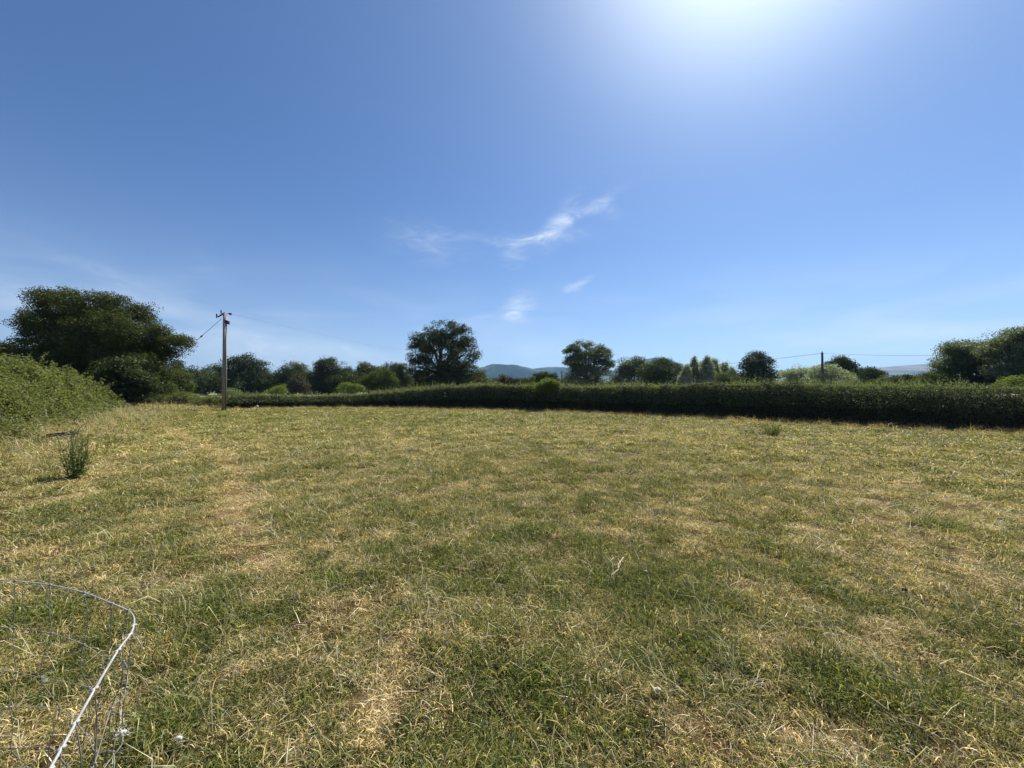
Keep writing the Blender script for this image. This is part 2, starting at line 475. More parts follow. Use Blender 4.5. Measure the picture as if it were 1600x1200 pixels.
def hill(name, label, depth, prof, front, back, mat, rough, seed, shoulder=1.0):
    px = np.array([q[0] for q in prof], float); py = np.array([q[1] for q in prof], float)
    nu = 420; nv = 70
    u = np.linspace(px[0], px[-1], nu)
    v = np.linspace(0, 1, nv)
    top = np.interp(u, px, py)
    zc = np.array([at(a, b, depth)[2] for a, b in zip(u, top)])
    xs = (u - 800) / F
    yy = np.where(v < 0.6, depth - front * (1 - v / 0.6), depth + back * (v - 0.6) / 0.4)
    prf = np.where(v < 0.6, np.sin(np.clip(v / 0.6, 0, 1) * math.pi / 2) ** shoulder, np.cos((v - 0.6) / 0.4 * math.pi / 2) ** 1.2)
    X = xs[None, :] * yy[:, None] / math.cos(PITCH); Y = np.repeat(yy[:, None], nu, 1)
    fold = (fb(X, Y, front * 0.5, seed, 4) - .5) * 0.55 * (1 - np.abs(prf[:, None] - 0.5) * 2).clip(0, 1)
    Z = zc[None, :] * (prf[:, None] + fold) + (fb(X, Y, 45, seed + 7, 3) - .5) * rough * prf[:, None]
    Z = np.maximum(Z, -2)
    vv = np.stack([X.ravel(), Y.ravel(), Z.ravel()], 1)
    i = (np.arange(nv - 1)[:, None] * nu + np.arange(nu - 1)[None, :]).ravel()
    q = np.stack([i, i + 1, i + 1 + nu, i + nu], 1)
    o = mesh_obj(name, vv, q.ravel(), 4, mat, smooth=True)
    tag(o, label, None, None, 'structure')
    return o
hm1 = hill_mat('wooded hillside', (0.018, 0.030, 0.014), (0.030, 0.044, 0.020), (0.10, 0.11, 0.07), 0.0022)
hm2 = hill_mat('open hillside', (0.06, 0.075, 0.035), (0.15, 0.15, 0.085), (0.24, 0.22, 0.13), 0.003)
hill('hills', 'far wooded blue hill between the round oak and the airy tree', 3600,
     [(560, 612), (640, 596), (700, 582), (745, 576), (757, 574), (768, 570), (782, 570), (805, 571), (818, 574), (832, 577), (845, 582), (860, 590), (900, 608)], 1100, 700, hm1, 16, 3)
hill('hills', 'second far wooded ridge running behind the airy tree', 4300,
     [(760, 612), (800, 590), (832, 577), (857, 574), (882, 574.5), (920, 577), (960, 580), (1000, 582), (1040, 585), (1120, 600), (1180, 611)], 1100, 700, hm1, 18, 9)
hill('hills', 'rounded far hilltop above the tree clump in the middle', 3900,
     [(900, 611), (960, 590), (990, 570), (1008, 562), (1025, 560), (1045, 562), (1058, 568), (1075, 580), (1110, 600), (1150, 611)], 900, 600, hm1, 16, 14)
hill('hills', 'long pale moorland hill at the right', 4600,
     [(1180, 611), (1230, 598), (1300, 584), (1365, 576), (1400, 573), (1440, 570.5), (1470, 569), (1540, 567), (1640, 566), (1800, 570), (2000, 611)], 1500, 800, hm2, 4, 23)

# ------------------------------------------------------------------ trees
def crown_points(lobes, depth, per_area, clump, r, thick=0.9, flat=0.6, fill=0.5):
    """lobes in photo pixels at the tree's own distance -> leaf clump centres + outward dirs"""
    C, D, W = [], [], []
    for lb in lobes:
        cx, cy, rx, ry = lb[:4]
        dd = lb[4] if len(lb) > 4 else 0.0
        dep = depth + dd
        c = at(cx, cy, dep)
        Rx, Rz = rx / F * dep, ry / F * dep
        Ry = min(max(Rx, Rz) * thick, 1.15 * Rx + 0.5 * Rz)
        area = 4 * math.pi * ((Rx * Ry) ** 1.6 / 3 + (Rx * Rz) ** 1.6 / 3 + (Ry * Rz) ** 1.6 / 3) ** (1 / 1.6)
        k = max(6, int(area * per_area / clump ** 2))
        d = unit(r.normal(size=(k, 3)))
        rad = 1 - fill * r.random(k) ** 1.8
        nz = 1 + 0.16 * np.sin(d[:, 0] * 5 + cx) * np.cos(d[:, 2] * 6 + cy) + 0.20 * np.clip(r.normal(size=k), -.8, 1.4) * (r.random(k) < .35)
        C.append(c + d * (Rx, Ry, Rz) * (rad * nz)[:, None]); D.append(d)
    return np.vstack(C), np.vstack(D)

def crown_leaves(C, D, clump, per, leaf, r, flat=0.6):
    idx = np.repeat(np.arange(len(C)), per)
    g = unit(r.normal(size=(len(idx), 3))) * (r.random((len(idx), 1)) ** 0.42)
    rad = (clump * (0.62 + 0.55 * r.random(len(C))))[idx][:, None]
    c = C[idx] + g * rad * (1, 1, flat)
    nrm = unit(r.normal(size=(len(idx), 3)) * 0.75 + D[idx] * 0.45 + g * 0.5 + (0, 0, 0.5))
    c[:, 2] = np.maximum(c[:, 2], 0.1)
    return leaf_quads(c, nrm, leaf * (0.6 + 0.8 * r.random(len(idx))), r)

def make_tree(label, depth, lobes, mat='dark', base=None, clump=None, per=14, leaf=None, dens=0.32, fill=0.5, flat=0.6,
              name='broadleaf_tree', cat='tree', group=None, trunk_r=0.35, seed=1, thick=0.9, limbs=True, reach=1.0, kids=3, low=0.0):
    r = np.random.default_rng(seed * 7 + 5)
    px1 = depth / (F * 0.64)                     # one render pixel at this distance
    if leaf is None: leaf = max(0.10, px1 * 1.2)
    if clump is None: clump = max(0.6, leaf * 5.2)
    if base is None: base = sum(l[0] * l[2] for l in lobes) / sum(l[2] for l in lobes)
    b = at(base, 610, depth); b[2] = 0
    root = empty(name, b, label, cat, group)
    # break large lobes into smaller billows
    L2 = []
    for lb in lobes:
        lb = tuple(lb) + (0.0,) * (5 - len(lb))
        L2.append((lb[0], lb[1], lb[2] * 0.84 * reach, lb[3] * 0.84 * reach, lb[4]))
        m = kids
        for q in range(m * 2):
            a = r.uniform(0, 2 * math.pi); s = r.uniform(0.24, 0.44)
            L2.append((lb[0] + math.cos(a) * lb[2] * (1 - s) * 1.13 * reach, lb[1] - math.sin(a) * lb[3] * (1 - s) * 1.13 * reach, lb[2] * s, lb[3] * s,
                       lb[4] - r.uniform(-0.5, 0.9) * lb[2] / F * depth * 0.7))
    C, D = crown_points(L2, depth, dens * 3.6, clump, r, thick, flat, fill)
    keep = C[:, 2] > 0.15
    C, D = C[keep], D[keep]
    v, f = crown_leaves(C, D, clump, int(per * 3.6), leaf, r, flat)
    mesh_obj('crown', v, f, 4, M[mat], root)
    g = Geo()
    tops = [at(l[0], l[1], depth + (l[4] if len(l) > 4 else 0)) for l in lobes]
    hgt = max(p_[2] for p_ in tops)
    fork = b + np.array([r.normal() * .2, 0, hgt * 0.38])
    mid = (b + fork) / 2 + (r.normal(size=3) * (0.12, 0.12, 0))
    g.tube([b - (0, 0, .1), b + (0, 0, 0.3), mid, fork], [trunk_r * 1.5, trunk_r * 1.1, trunk_r * 0.9, trunk_r * 0.75], 10)
    if limbs:
        for tp in tops:
            bend = fork + (tp - fork) * 0.5 + np.array([r.normal() * .3, r.normal() * .3, abs(tp[2] - fork[2]) * 0.12])
            g.tube([fork - (0, 0, .2), bend, tp], [trunk_r * .55, trunk_r * .38, trunk_r * .16], 6)
            near = C[np.argsort(np.linalg.norm(C - tp, axis=1))[:: max(1, len(C) // 30)][:9]]
            for e in near:
                g.tube([bend, (bend + e) / 2 + r.normal(size=3) * .2, e], [trunk_r * .2, trunk_r * .13, 0.02], 5, cap=False)
    g.obj('trunk', M['bark'], root)
    return root
GT = 'trees standing beyond the field'

# --- big spreading oak at the left (own distance about 38 m)
make_tree('huge spreading dark oak at the left edge, widest crown of all', 40,
    [(98, 476, 46, 30, 0), (148, 480, 50, 27, -1), (196, 494, 42, 27, 0), (66, 500, 34, 28, 1), (58, 540, 34, 34, 2), (110, 530, 60, 42, 1),
     (165, 530, 60, 40, -2), (225, 538, 45, 34, -1), (262, 540, 32, 20, -1), (90, 580, 60, 38, 1), (60, 590, 46, 34, 0), (150, 590, 56, 34, 0), (225, 575, 40, 28, 1),
     (190, 560, 45, 34, -3), (250, 585, 26, 22, 2)], 'oak', base=150, leaf=0.15, clump=1.0, per=32, dens=0.30, reach=.94, seed=2, name='oak_tree', trunk_r=0.55, kids=3, fill=.6, flat=.62)
make_tree('low dark rounded hawthorn drooping under the front of the huge oak', 33,
    [(185, 592, 38, 32, 0), (165, 606, 28, 24, 0), (212, 606, 30, 22, 0)], 'dark', leaf=0.17, clump=0.8, per=22, dens=0.4, seed=3, name='hawthorn_tree', trunk_r=0.18)
make_tree('dark tree cut off by the left edge of the photo', 42,
    [(-25, 562, 28, 22, 0), (8, 560, 17, 22, 0), (-50, 575, 50, 30, 0), (8, 590, 26, 24, 0)], 'oak', leaf=0.16, clump=1.0, per=22, dens=.35, seed=4, group=GT)
make_tree('mid green bushy tree under the right end of the huge oak', 48,
    [(240, 606, 22, 22, 0), (222, 612, 22, 16, 0), (258, 612, 16, 14, 0)], 'mid', seed=5, group=GT, trunk_r=.15)
make_tree('pale green rounded willow right of the huge oak', 60,
    [(275, 596, 21, 17, 0), (270, 606, 19, 12, 0), (287, 604, 12, 12, 0)], 'lime' if False else 'mid', dens=.45, seed=6, name='willow_tree', group=GT, trunk_r=.2)
TREES = [
    ('dark pine like tree just right of the pale rounded willow', 110, [(276, 575, 11, 9), (292, 583, 13, 10), (288, 598, 24, 18), (306, 596, 16, 16)], 'dark', 'pine_tree'),
    ('low dark tree halfway between the rounded willow and the near pole', 125, [(322, 592, 20, 16), (312, 600, 20, 14), (334, 598, 16, 14)], 'mid', 'broadleaf_tree'),
    ('dark tree rising directly behind the near pole', 130, [(344, 588, 17, 17), (350, 600, 14, 14)], 'dark', 'broadleaf_tree'),
    ('tall many topped dark tree right of the near pole', 120, [(368, 571, 16, 16), (387, 573, 18, 17), (404, 578, 13, 14), (378, 592, 32, 24), (404, 596, 26, 20), (420, 600, 14, 14)], 'dark', 'broadleaf_tree'),
    ('tree with an olive rounded top next right of the many topped one', 125, [(458, 578, 16, 15), (446, 586, 14, 12), (468, 582, 13, 12), (456, 598, 26, 17)], 'mid', 'broadleaf_tree'),
    ('dome shaped dark tree standing midway between near pole and round oak', 110, [(512, 580, 22, 19), (498, 594, 20, 20), (528, 592, 21, 22), (512, 602, 30, 14)], 'dark', 'broadleaf_tree'),
    ('narrow low tree filling the gap right of the dome shaped one', 125, [(545, 590, 9, 14), (550, 600, 12, 12)], 'dark', 'broadleaf_tree'),
    ('pale topped tree behind the yellow green thicket', 105, [(574, 580, 14, 11), (566, 590, 14, 12), (590, 588, 14, 12)], 'mid', 'broadleaf_tree'),
    ('olive round bushy tree in front of the pale topped tree', 88, [(592, 592, 24, 14), (580, 600, 22, 12), (605, 602, 16, 12)], 'mid', 'broadleaf_tree'),
    ('dark flat topped tree behind left of the round oak', 130, [(608, 577, 16, 9), (604, 590, 18, 14), (622, 594, 14, 14)], 'dark', 'broadleaf_tree'),
    ('slim dark tree touching the left side of the round oak', 112, [(629, 583, 9, 13), (632, 598, 13, 14)], 'dark', 'broadleaf_tree'),
]
for k, (lab, dep, lobes, mat, nm) in enumerate(TREES):
    make_tree(lab, dep, lobes, mat, seed=20 + k, name=nm, group=GT, dens=.36, reach=1.08)

make_tree('tall rounded oak with sky gaps standing alone near the centre', 82,
    [(690, 517, 28, 18, 0), (668, 530, 26, 20, 0), (716, 528, 26, 22, 0), (690, 545, 34, 26, -2), (655, 552, 20, 18, 0), (730, 550, 18, 24, 0),
     (655, 575, 18, 18, -1), (735, 578, 19, 24, -1), (690, 585, 34, 26, 0), (712, 572, 24, 18, 2), (672, 592, 26, 18, 0), (744, 592, 13, 16, 0), (700, 600, 40, 12, 0)],
    'oak', base=690, leaf=0.26, clump=1.3, per=23, dens=0.125, fill=0.45, reach=.95, seed=41, name='oak_tree', trunk_r=0.6, kids=3)
make_tree('airy open topped tree right of the far dark post', 78,
    [(916, 546, 28, 13, 0), (922, 559, 28, 13, 0), (897, 552, 15, 12, 0), (941, 555, 14, 13, 0), (891, 566, 9, 8, 0), (915, 566, 22, 14, 0), (948, 568, 9, 8, 0), (918, 588, 34, 19, 0), (898, 590, 18, 18, 0), (940, 592, 17, 18, 0)],
    'grey', base=917, leaf=0.24, clump=1.0, per=16, dens=0.12, fill=0.5, seed=47, trunk_r=0.4, kids=3, group=GT)
TREES2 = [
    ('dense dark tree touching the right side of the airy tree', 95, [(978, 573, 18, 13), (994, 572, 17, 12), (972, 588, 15, 16), (1000, 590, 26, 18)], 'grey', 'broadleaf_tree', .36),
    ('bushy round tree in front of the rounded far hilltop', 90, [(1035, 572, 18, 11), (1020, 582, 20, 14), (1050, 580, 16, 13), (1036, 595, 32, 16)], 'mid', 'broadleaf_tree', .36),
    ('dark cone topped tree between silver poplars and the far pole', 85, [(1182, 562, 13, 11), (1173, 572, 15, 12), (1194, 570, 14, 12), (1166, 588, 15, 16), (1200, 588, 17, 16), (1184, 592, 28, 16)], 'dark', 'broadleaf_tree', .33),
    ('low silvery willow left of the far pole', 70, [(1247, 583, 12, 10), (1232, 592, 14, 11), (1262, 590, 13, 12), (1246, 600, 26, 10)], 'silver', 'willow_tree', .28),
    ('silvery willow directly behind the far pole', 66, [(1282, 584, 14, 11), (1298, 584, 12, 11), (1290, 598, 30, 13), (1316, 594, 14, 11)], 'silver', 'willow_tree', .32),
    ('dark knobbly tree just right of the far pole', 80, [(1309, 567, 10, 9), (1297, 575, 9, 8), (1322, 574, 11, 10), (1318, 588, 20, 16), (1333, 592, 12, 12)], 'dark', 'broadleaf_tree', .36),
    ('low dark tree left of the pale moorland hill', 82, [(1353, 582, 13, 7), (1366, 586, 10, 6), (1352, 594, 18, 10)], 'dark', 'broadleaf_tree', .4),
]
for k, (lab, dep, lobes, mat, nm, dn) in enumerate(TREES2):
    make_tree(lab, dep, lobes, mat, seed=60 + k, name=nm, group=GT, dens=dn, reach=1.09)
# silver poplars: narrow upright spires
for k, (x, top, w) in enumerate([(1072, 575, 9), (1084, 563, 9), (1096, 570, 7), (1105, 561, 9), (1117, 566, 8), (1130, 570, 10), (1144, 579, 9)]):
    lob = [(x + .8, top + 2, w * .45, 7), (x, top + 10, w * 1.0, 9), (x - .6, top + 18, w * 1.4, 11), (x + .5, top + 26, w * 1.5, 13), (x, (top + 28 + 602) / 2, w * 1.8, max(5, (604 - top - 28) / 2))]
    words = ['leftmost and shortest of the silvery poplars', 'second silvery poplar from the left, tall and slim', 'third silvery poplar from the left, thin',
             'middle silvery poplar, tallest of the row', 'silvery poplar just right of the tallest one', 'broad silvery poplar second from the right end', 'rightmost low silvery poplar beside the cone topped tree'][k]
    make_tree(words, 84 + (k % 3) * 2.5, lob, 'silver', seed=80 + k, flat=1.5, per=12, fill=.55, clump=.62, name='poplar_tree', group='silvery poplars in a row', dens=.34, kids=0, trunk_r=.2, thick=.9, limbs=False)
# large trees at the right edge
make_tree('large grey green tree with arching top right of the moorland hill', 37,
    [(1515, 545, 32, 18, 0), (1490, 560, 26, 22, 0), (1535, 558, 28, 22, 0), (1478, 582, 22, 18, 0), (1512, 580, 34, 24, 0), (1545, 585, 26, 22, 0), (1520, 600, 45, 14, 0)],
    'ash', base=1512, leaf=0.14, clump=0.85, per=22, dens=.34, reach=.98, flat=.5, seed=90, name='ash_tree', trunk_r=.3, fill=.5)
make_tree('tallest grey green tree cut off by the right edge', 34,
    [(1585, 533, 34, 18, 0), (1560, 545, 24, 18, 0), (1610, 545, 38, 26, 0), (1580, 565, 36, 26, 0), (1630, 580, 45, 35, 0), (1585, 590, 34, 20, 0), (1650, 545, 36, 26, 0)],
    'ash', base=1590, leaf=0.13, clump=0.85, per=22, dens=.34, reach=1.0, flat=.5, seed=91, name='ash_tree', trunk_r=.3, fill=.5)

# ------------------------------------------------------------------ low shrubs behind and in the hedge
SHRUBS = [
    ('pale rounded shrub left of the near pole, below the willow', 38, [(288, 622, 22, 10), (275, 628, 18, 8)], 'bramble'),
    ('low flat topped green shrub touching the left side of the near pole', 37, [(322, 625, 26, 7), (340, 628, 16, 8)], 'bramble'),
    ('low dark shrub by the gap at the left corner of the field', 40, [(240, 625, 26, 8), (215, 630, 20, 6)], 'mid'),
    ('light green rounded shrub touching the right side of the near pole', 35, [(362, 621, 16, 13), (374, 627, 14, 10)], 'shoot'),
    ('small yellow green bush below the many topped tree', 95, [(432, 610, 15, 7)], 'lime'),
    ('grey brown twiggy bush below the olive rounded tree top', 100, [(462, 598, 15, 15), (472, 606, 12, 10)], 'twiggy'),
    ('yellow green bush under the dome shaped tree', 80, [(540, 608, 14, 8), (556, 608, 10, 7)], 'lime'),
    ('bright green shrub growing up through the hedge left of the far post', 29.8, [(854, 599, 12, 7), (864, 604, 9, 8), (845, 606, 9, 7), (856, 613, 15, 10)], 'lime'),
    ('russet leaved shrub nearest the round oak', 60, [(782, 594, 10, 8), (772, 600, 12, 7)], 'rust'),
    ('brown olive shrub below the left end of the far blue hill', 62, [(800, 597, 13, 9), (812, 600, 14, 7)], 'twiggy'),
    ('yellow olive shrub below the dip of the far blue hill', 58, [(826, 597, 10, 7), (820, 603, 16, 6)], 'mid'),
    ('dark round shrub left of the far dark post', 64, [(848, 590, 13, 8), (862, 590, 10, 8), (850, 598, 24, 8)], 'dark'),
    ('green shrub at the foot of the round oak', 55, [(762, 602, 16, 7), (745, 605, 12, 6)], 'mid'),
    ('yellow green young tree below the right end of the poplars', 60, [(1130, 592, 16, 10), (1148, 596, 10, 8)], 'mid'),
    ('low bush in front of the left part of the moorland hill', 45, [(1395, 594, 16, 7), (1380, 600, 18, 7)], 'mid'),
    ('small bush in front of the middle of the moorland hill', 48, [(1420, 592, 14, 5), (1432, 598, 20, 8)], 'dark'),
    ('olive bush joining the moorland hill to the grey green tree', 36, [(1455, 590, 18, 8), (1470, 598, 24, 10), (1440, 600, 18, 8)], 'mid'),
    ('yellow green shrub low at the right edge', 24, [(1592, 598, 22, 8), (1575, 603, 14, 6)], 'lime'),
    ('russet low shrub left of the brown tiled roof', 64, [(752, 598, 9, 6)], 'rust'),
]
for k, (lab, dep, lobes, mat) in enumerate(SHRUBS):
    lb = [tuple(l) + (0.0,) for l in lobes]
    make_tree(lab, dep, lb, mat, seed=120 + k, name='shrub', cat='shrub', group='shrubs round the field edge', leaf=max(.08, dep / 385 * 1.0),
              clump=max(.40, dep / 385 * 5), per=16, dens=.4, trunk_r=0.07, limbs=False, fill=.8, kids=2)

# distant wood as a mass filling the skyline behind everything (cannot be counted)
wc, wn = [], []
r = np.random.default_rng(5)
for x in np.arange(-80, 1800, 3.0):
    dep = 190 + 40 * math.sin(x / 130) + r.normal() * 6
    hpx = 9 + 7 * vnoise(x / 45.0, 3.3, 2) * (1.0 if x < 760 else 0.45) + r.normal() * 1.0 + (13 if x < 760 else 3)
    for j in range(9):
        c = at(x + r.normal() * 2, 612 - hpx * r.random(), dep + r.normal() * 5)
        wc.append(c)
wc = np.array(wc)
v, f = crown_leaves(wc, unit(r.normal(size=wc.shape)), 2.6, 16, 1.0, r, 0.8)
tag(mesh_obj('distant_woodland', v, f, 4, M['dark']), 'low dark line of distant woodland seen between and behind the trees', 'woodland', None, 'stuff')

# ------------------------------------------------------------------ the clipped hedge
def depth_at(py): return gnd(800, py)[1]
HB = [(352, 640, 622), (420, 639, 620), (500, 638, 620.5), (560, 638, 619), (620, 638.5, 613), (700, 640, 606), (760, 641, 603), (900, 645, 606), (1000, 650, 604),
      (1100, 655, 602), (1200, 660, 601), (1300, 665, 602), (1400, 671, 603), (1500, 676, 605), (1600, 680, 606), (1720, 687, 607), (1900, 699, 606), (2200, 716, 606)]
HB = [(a, 610 + 991.65 / (991.65 / (b - 610) + 0.1), c) for a, b, c in HB]      # the dark foot is the hedge's own shade: it stands just behind it
hb_p = np.array([gnd(a, b)[:2] for a, b, c in HB])
hb_h = np.array([at(a, c, gnd(a, b)[1] + 0.5)[2] for a, b, c in HB])
seg = np.concatenate(([0], np.cumsum(np.linalg.norm(np.diff(hb_p, axis=0), axis=1))))
LEN = seg[-1]
def hedge_at(s):
    x = np.interp(s, seg, hb_p[:, 0]); y = np.interp(s, seg, hb_p[:, 1]); h = np.interp(s, seg, hb_h)
    e = 1.2
    x2 = np.interp(np.minimum(s + e, LEN), seg, hb_p[:, 0]) - np.interp(np.maximum(s - e, 0), seg, hb_p[:, 0])
    y2 = np.interp(np.minimum(s + e, LEN), seg, hb_p[:, 1]) - np.interp(np.maximum(s - e, 0), seg, hb_p[:, 1])
    l = np.hypot(x2, y2); tx, ty = x2 / l, y2 / l
    return x, y, h, -ty, tx          # normal (-ty, tx) points away from the camera side
HW = 0.75                            # half width
r = np.random.default_rng(77)
hroot = empty('field_hedge', (hb_p[8][0], hb_p[8][1], 0), 'long clipped field hedge running from the near pole to the right edge, dark shaded front', 'hedge')
def hedge_cloud(n, shell):
    s = r.random(n) * LEN
    x, y, h, nx_, ny_ = hedge_at(s)
    # near stretches need more leaves than far ones
    keep = r.random(n) < np.clip((21 / y) ** 1.5, 0.25, 1)
    s, x, y, h, nx_, ny_ = (a[keep] for a in (s, x, y, h, nx_, ny_))
    n = len(s)
    hh = h * (1 + 0.17 * (vnoise(s / 0.6, 0.5, 4) - .5) + 0.10 * (vnoise(s / 3.1, 2.5, 5) - .5))
    w = HW * (1 + 0.25 * (vnoise(s / 1.3, 5.5, 6) - .5))
    a = r.random(n)
    side = a < 0.55
    rad = 1 - shell * r.random(n) ** 1.6
    u = np.where(side, -1.0, r.uniform(-1, 1, n)) * w
    back = r.random(n) < 0.22
    u = np.where(side & back, w, u)
    z = np.where(side, hh * (0.02 + 0.98 * r.random(n)), hh)
    u2 = u * np.where(side, rad, 1); z2 = np.where(side, z, z * (1 - (1 - rad) * 0.8))
    cz = np.clip((z2 / hh - 0.58) / 0.42, 0, 1)
    u2 = u2 * (1 - 0.58 * cz ** 1.3)
    u2 = u2 * (1 + (r.random(n) ** 5) * .35)
    foot = 1 + 0.24 * (vnoise(s / 1.1, z2 / 0.6, 12) - .5) * 2
    u2 = u2 * foot
    thin = r.random(n) < np.where(z2 / hh > .66, .62, 1.0)            # airier growth near the top
    x, y, hh, nx_, ny_, u2, z2, s, side = (a[thin] for a in (x, y, hh, nx_, ny_, u2, z2, s, side)); n = len(x)
    P = np.stack([x + nx_ * (u2 + HW), y + ny_ * (u2 + HW), z2], 1)
    out = np.stack([nx_ * np.sign(u2) * side, ny_ * np.sign(u2) * side, (~side) * 1.0], 1)
    return P, out, y, s
P_, O_, yy, ss = hedge_cloud(330000, 0.5)
nrm = unit(r.normal(size=P_.shape) * 0.8 + O_ * 0.5 + (0, 0, 0.5))
sz = np.clip(yy / 385 * 1.35, 0.05, 0.13) * (0.6 + 0.8 * r.random(len(yy)))
v, f = leaf_quads(P_ + r.normal(size=P_.shape) * 0.03, nrm, sz, r)
mesh_obj('foliage', v, f, 4, M['hedge'], hroot)
# young shoots standing up out of the cut top
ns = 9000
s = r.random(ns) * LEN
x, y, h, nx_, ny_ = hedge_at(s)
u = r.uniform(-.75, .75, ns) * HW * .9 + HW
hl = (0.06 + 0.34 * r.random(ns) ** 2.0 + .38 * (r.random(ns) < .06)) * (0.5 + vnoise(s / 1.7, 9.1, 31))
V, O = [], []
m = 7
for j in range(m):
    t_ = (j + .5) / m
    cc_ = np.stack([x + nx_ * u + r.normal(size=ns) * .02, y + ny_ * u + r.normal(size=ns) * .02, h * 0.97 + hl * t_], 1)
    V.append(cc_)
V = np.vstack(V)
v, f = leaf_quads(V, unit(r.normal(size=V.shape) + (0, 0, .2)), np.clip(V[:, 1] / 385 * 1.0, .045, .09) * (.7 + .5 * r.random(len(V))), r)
# fresh growth on the upper faces, its pale leaf colour also standing in for sunlight
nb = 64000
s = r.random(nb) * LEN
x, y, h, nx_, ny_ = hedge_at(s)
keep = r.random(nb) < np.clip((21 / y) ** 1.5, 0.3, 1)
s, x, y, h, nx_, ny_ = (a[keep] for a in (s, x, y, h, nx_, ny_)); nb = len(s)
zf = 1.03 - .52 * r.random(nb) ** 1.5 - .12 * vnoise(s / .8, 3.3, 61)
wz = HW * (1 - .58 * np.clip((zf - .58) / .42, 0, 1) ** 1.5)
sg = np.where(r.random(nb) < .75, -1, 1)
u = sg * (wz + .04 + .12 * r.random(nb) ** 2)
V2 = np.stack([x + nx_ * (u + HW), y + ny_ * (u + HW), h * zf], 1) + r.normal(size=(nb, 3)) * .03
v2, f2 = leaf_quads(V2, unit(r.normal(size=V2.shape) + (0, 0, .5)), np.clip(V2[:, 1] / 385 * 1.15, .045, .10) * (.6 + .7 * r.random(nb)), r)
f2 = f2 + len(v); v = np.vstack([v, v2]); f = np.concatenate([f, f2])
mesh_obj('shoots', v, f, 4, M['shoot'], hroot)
# woody inside
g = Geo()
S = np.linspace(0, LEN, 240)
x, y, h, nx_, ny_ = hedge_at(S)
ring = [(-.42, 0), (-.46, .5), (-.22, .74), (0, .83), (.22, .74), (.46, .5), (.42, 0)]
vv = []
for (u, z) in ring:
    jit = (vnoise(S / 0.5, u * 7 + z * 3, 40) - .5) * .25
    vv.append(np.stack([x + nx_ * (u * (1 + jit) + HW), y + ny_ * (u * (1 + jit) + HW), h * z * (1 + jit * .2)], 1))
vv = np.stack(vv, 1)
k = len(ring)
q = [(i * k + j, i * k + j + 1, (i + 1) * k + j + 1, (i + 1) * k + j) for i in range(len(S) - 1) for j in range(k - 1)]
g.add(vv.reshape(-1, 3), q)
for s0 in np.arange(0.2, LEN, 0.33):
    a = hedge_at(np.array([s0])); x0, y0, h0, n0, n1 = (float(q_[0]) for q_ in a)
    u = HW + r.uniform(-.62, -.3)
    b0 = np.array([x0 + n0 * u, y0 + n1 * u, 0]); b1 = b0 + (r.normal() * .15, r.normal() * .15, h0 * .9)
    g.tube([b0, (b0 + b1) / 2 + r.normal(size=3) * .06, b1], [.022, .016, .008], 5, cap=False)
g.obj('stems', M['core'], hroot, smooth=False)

# ------------------------------------------------------------------ overgrown bramble bank on the left
r = np.random.default_rng(99)
BK = [(-90, 712, 540), (0, 694, 563), (40, 683, 571), (70, 673, 579), (100, 664, 585), (130, 654, 592), (160, 646, 608), (185, 642, 621), (204, 640, 634)]
bk_p = np.array([gnd(a, b)[:2] for a, b, c in BK])
bk_w = np.array([3.6, 3.2, 3.2, 3.0, 2.8, 2.4, 2.0, 1.6, .8])
bk_h = np.array([at(a, c, gnd(a, b)[1] + 1.6)[2] for a, b, c in BK])
bseg = np.concatenate(([0], np.cumsum(np.linalg.norm(np.diff(bk_p, axis=0), axis=1))))
BL = bseg[-1]
def bank_at(s, w01):
    """point on the mound's skin: w01 0 = field side foot, .5 = crest, 1 = far foot"""
    x = np.interp(s, bseg, bk_p[:, 0]); y = np.interp(s, bseg, bk_p[:, 1]); h = np.interp(s, bseg, bk_h); w = np.interp(s, bseg, bk_w)
    x2 = np.interp(np.minimum(s + 2, BL), bseg, bk_p[:, 0]) - np.interp(np.maximum(s - 2, 0), bseg, bk_p[:, 0])
    y2 = np.interp(np.minimum(s + 2, BL), bseg, bk_p[:, 1]) - np.interp(np.maximum(s - 2, 0), bseg, bk_p[:, 1])
    l = np.hypot(x2, y2); nx_, ny_ = -y2 / l, x2 / l
    if np.mean(nx_) > 0: nx_, ny_ = -nx_, -ny_
    lump = 1 + 1.15 * (fb(s, w01 * 5, 1.05, 51, 3) - .5)
    z = h * np.sin(np.clip(w01, 0, 1) * math.pi) ** 0.75 * lump
    o = w * (w01 * 2) 
    return np.stack([x + nx_ * o, y + ny_ * o, z], -1), np.stack([nx_, ny_], -1)
broot = empty('bramble_bank', (bk_p[3][0], bk_p[3][1], 0), 'tall sunlit bank of brambles and nettles at the left edge below the huge oak', 'bushes')
n = 230000
s = r.random(n) * BL; w01 = r.random(n) ** 1.25
P_, nn = bank_at(s, w01)
e1, _ = bank_at(s, np.clip(w01 + .02, 0, 1)); e0, _ = bank_at(s, np.clip(w01 - .02, 0, 1))
dz = e1 - e0
out = unit(np.stack([-nn[:, 0] * dz[:, 2], -nn[:, 1] * dz[:, 2], np.hypot(dz[:, 0], dz[:, 1])], 1))
P_ = P_ - out * (r.random(n) ** 1.5 * .30)[:, None] + out * (0.05 + (fb(s, w01 * 5, .55, 57, 3) - .5) * 1.0)[:, None] + r.normal(size=P_.shape) * .04
P_[:, 2] = np.maximum(P_[:, 2], .05)
nrm = unit(r.normal(size=P_.shape) * .7 + out * .3 + (0, 0, .8))
nc = 520                                              # separate bushes and nettle clumps standing out of the mass
cs, _ = bank_at(r.random(nc) * BL, r.random(nc) * .72 - .10)
cs[:, 2] = np.nan_to_num(cs[:, 2])
ci_ = r.integers(0, nc, 190000)
crad = (.20 + .62 * r.random(nc) ** 2.0)[ci_][:, None]
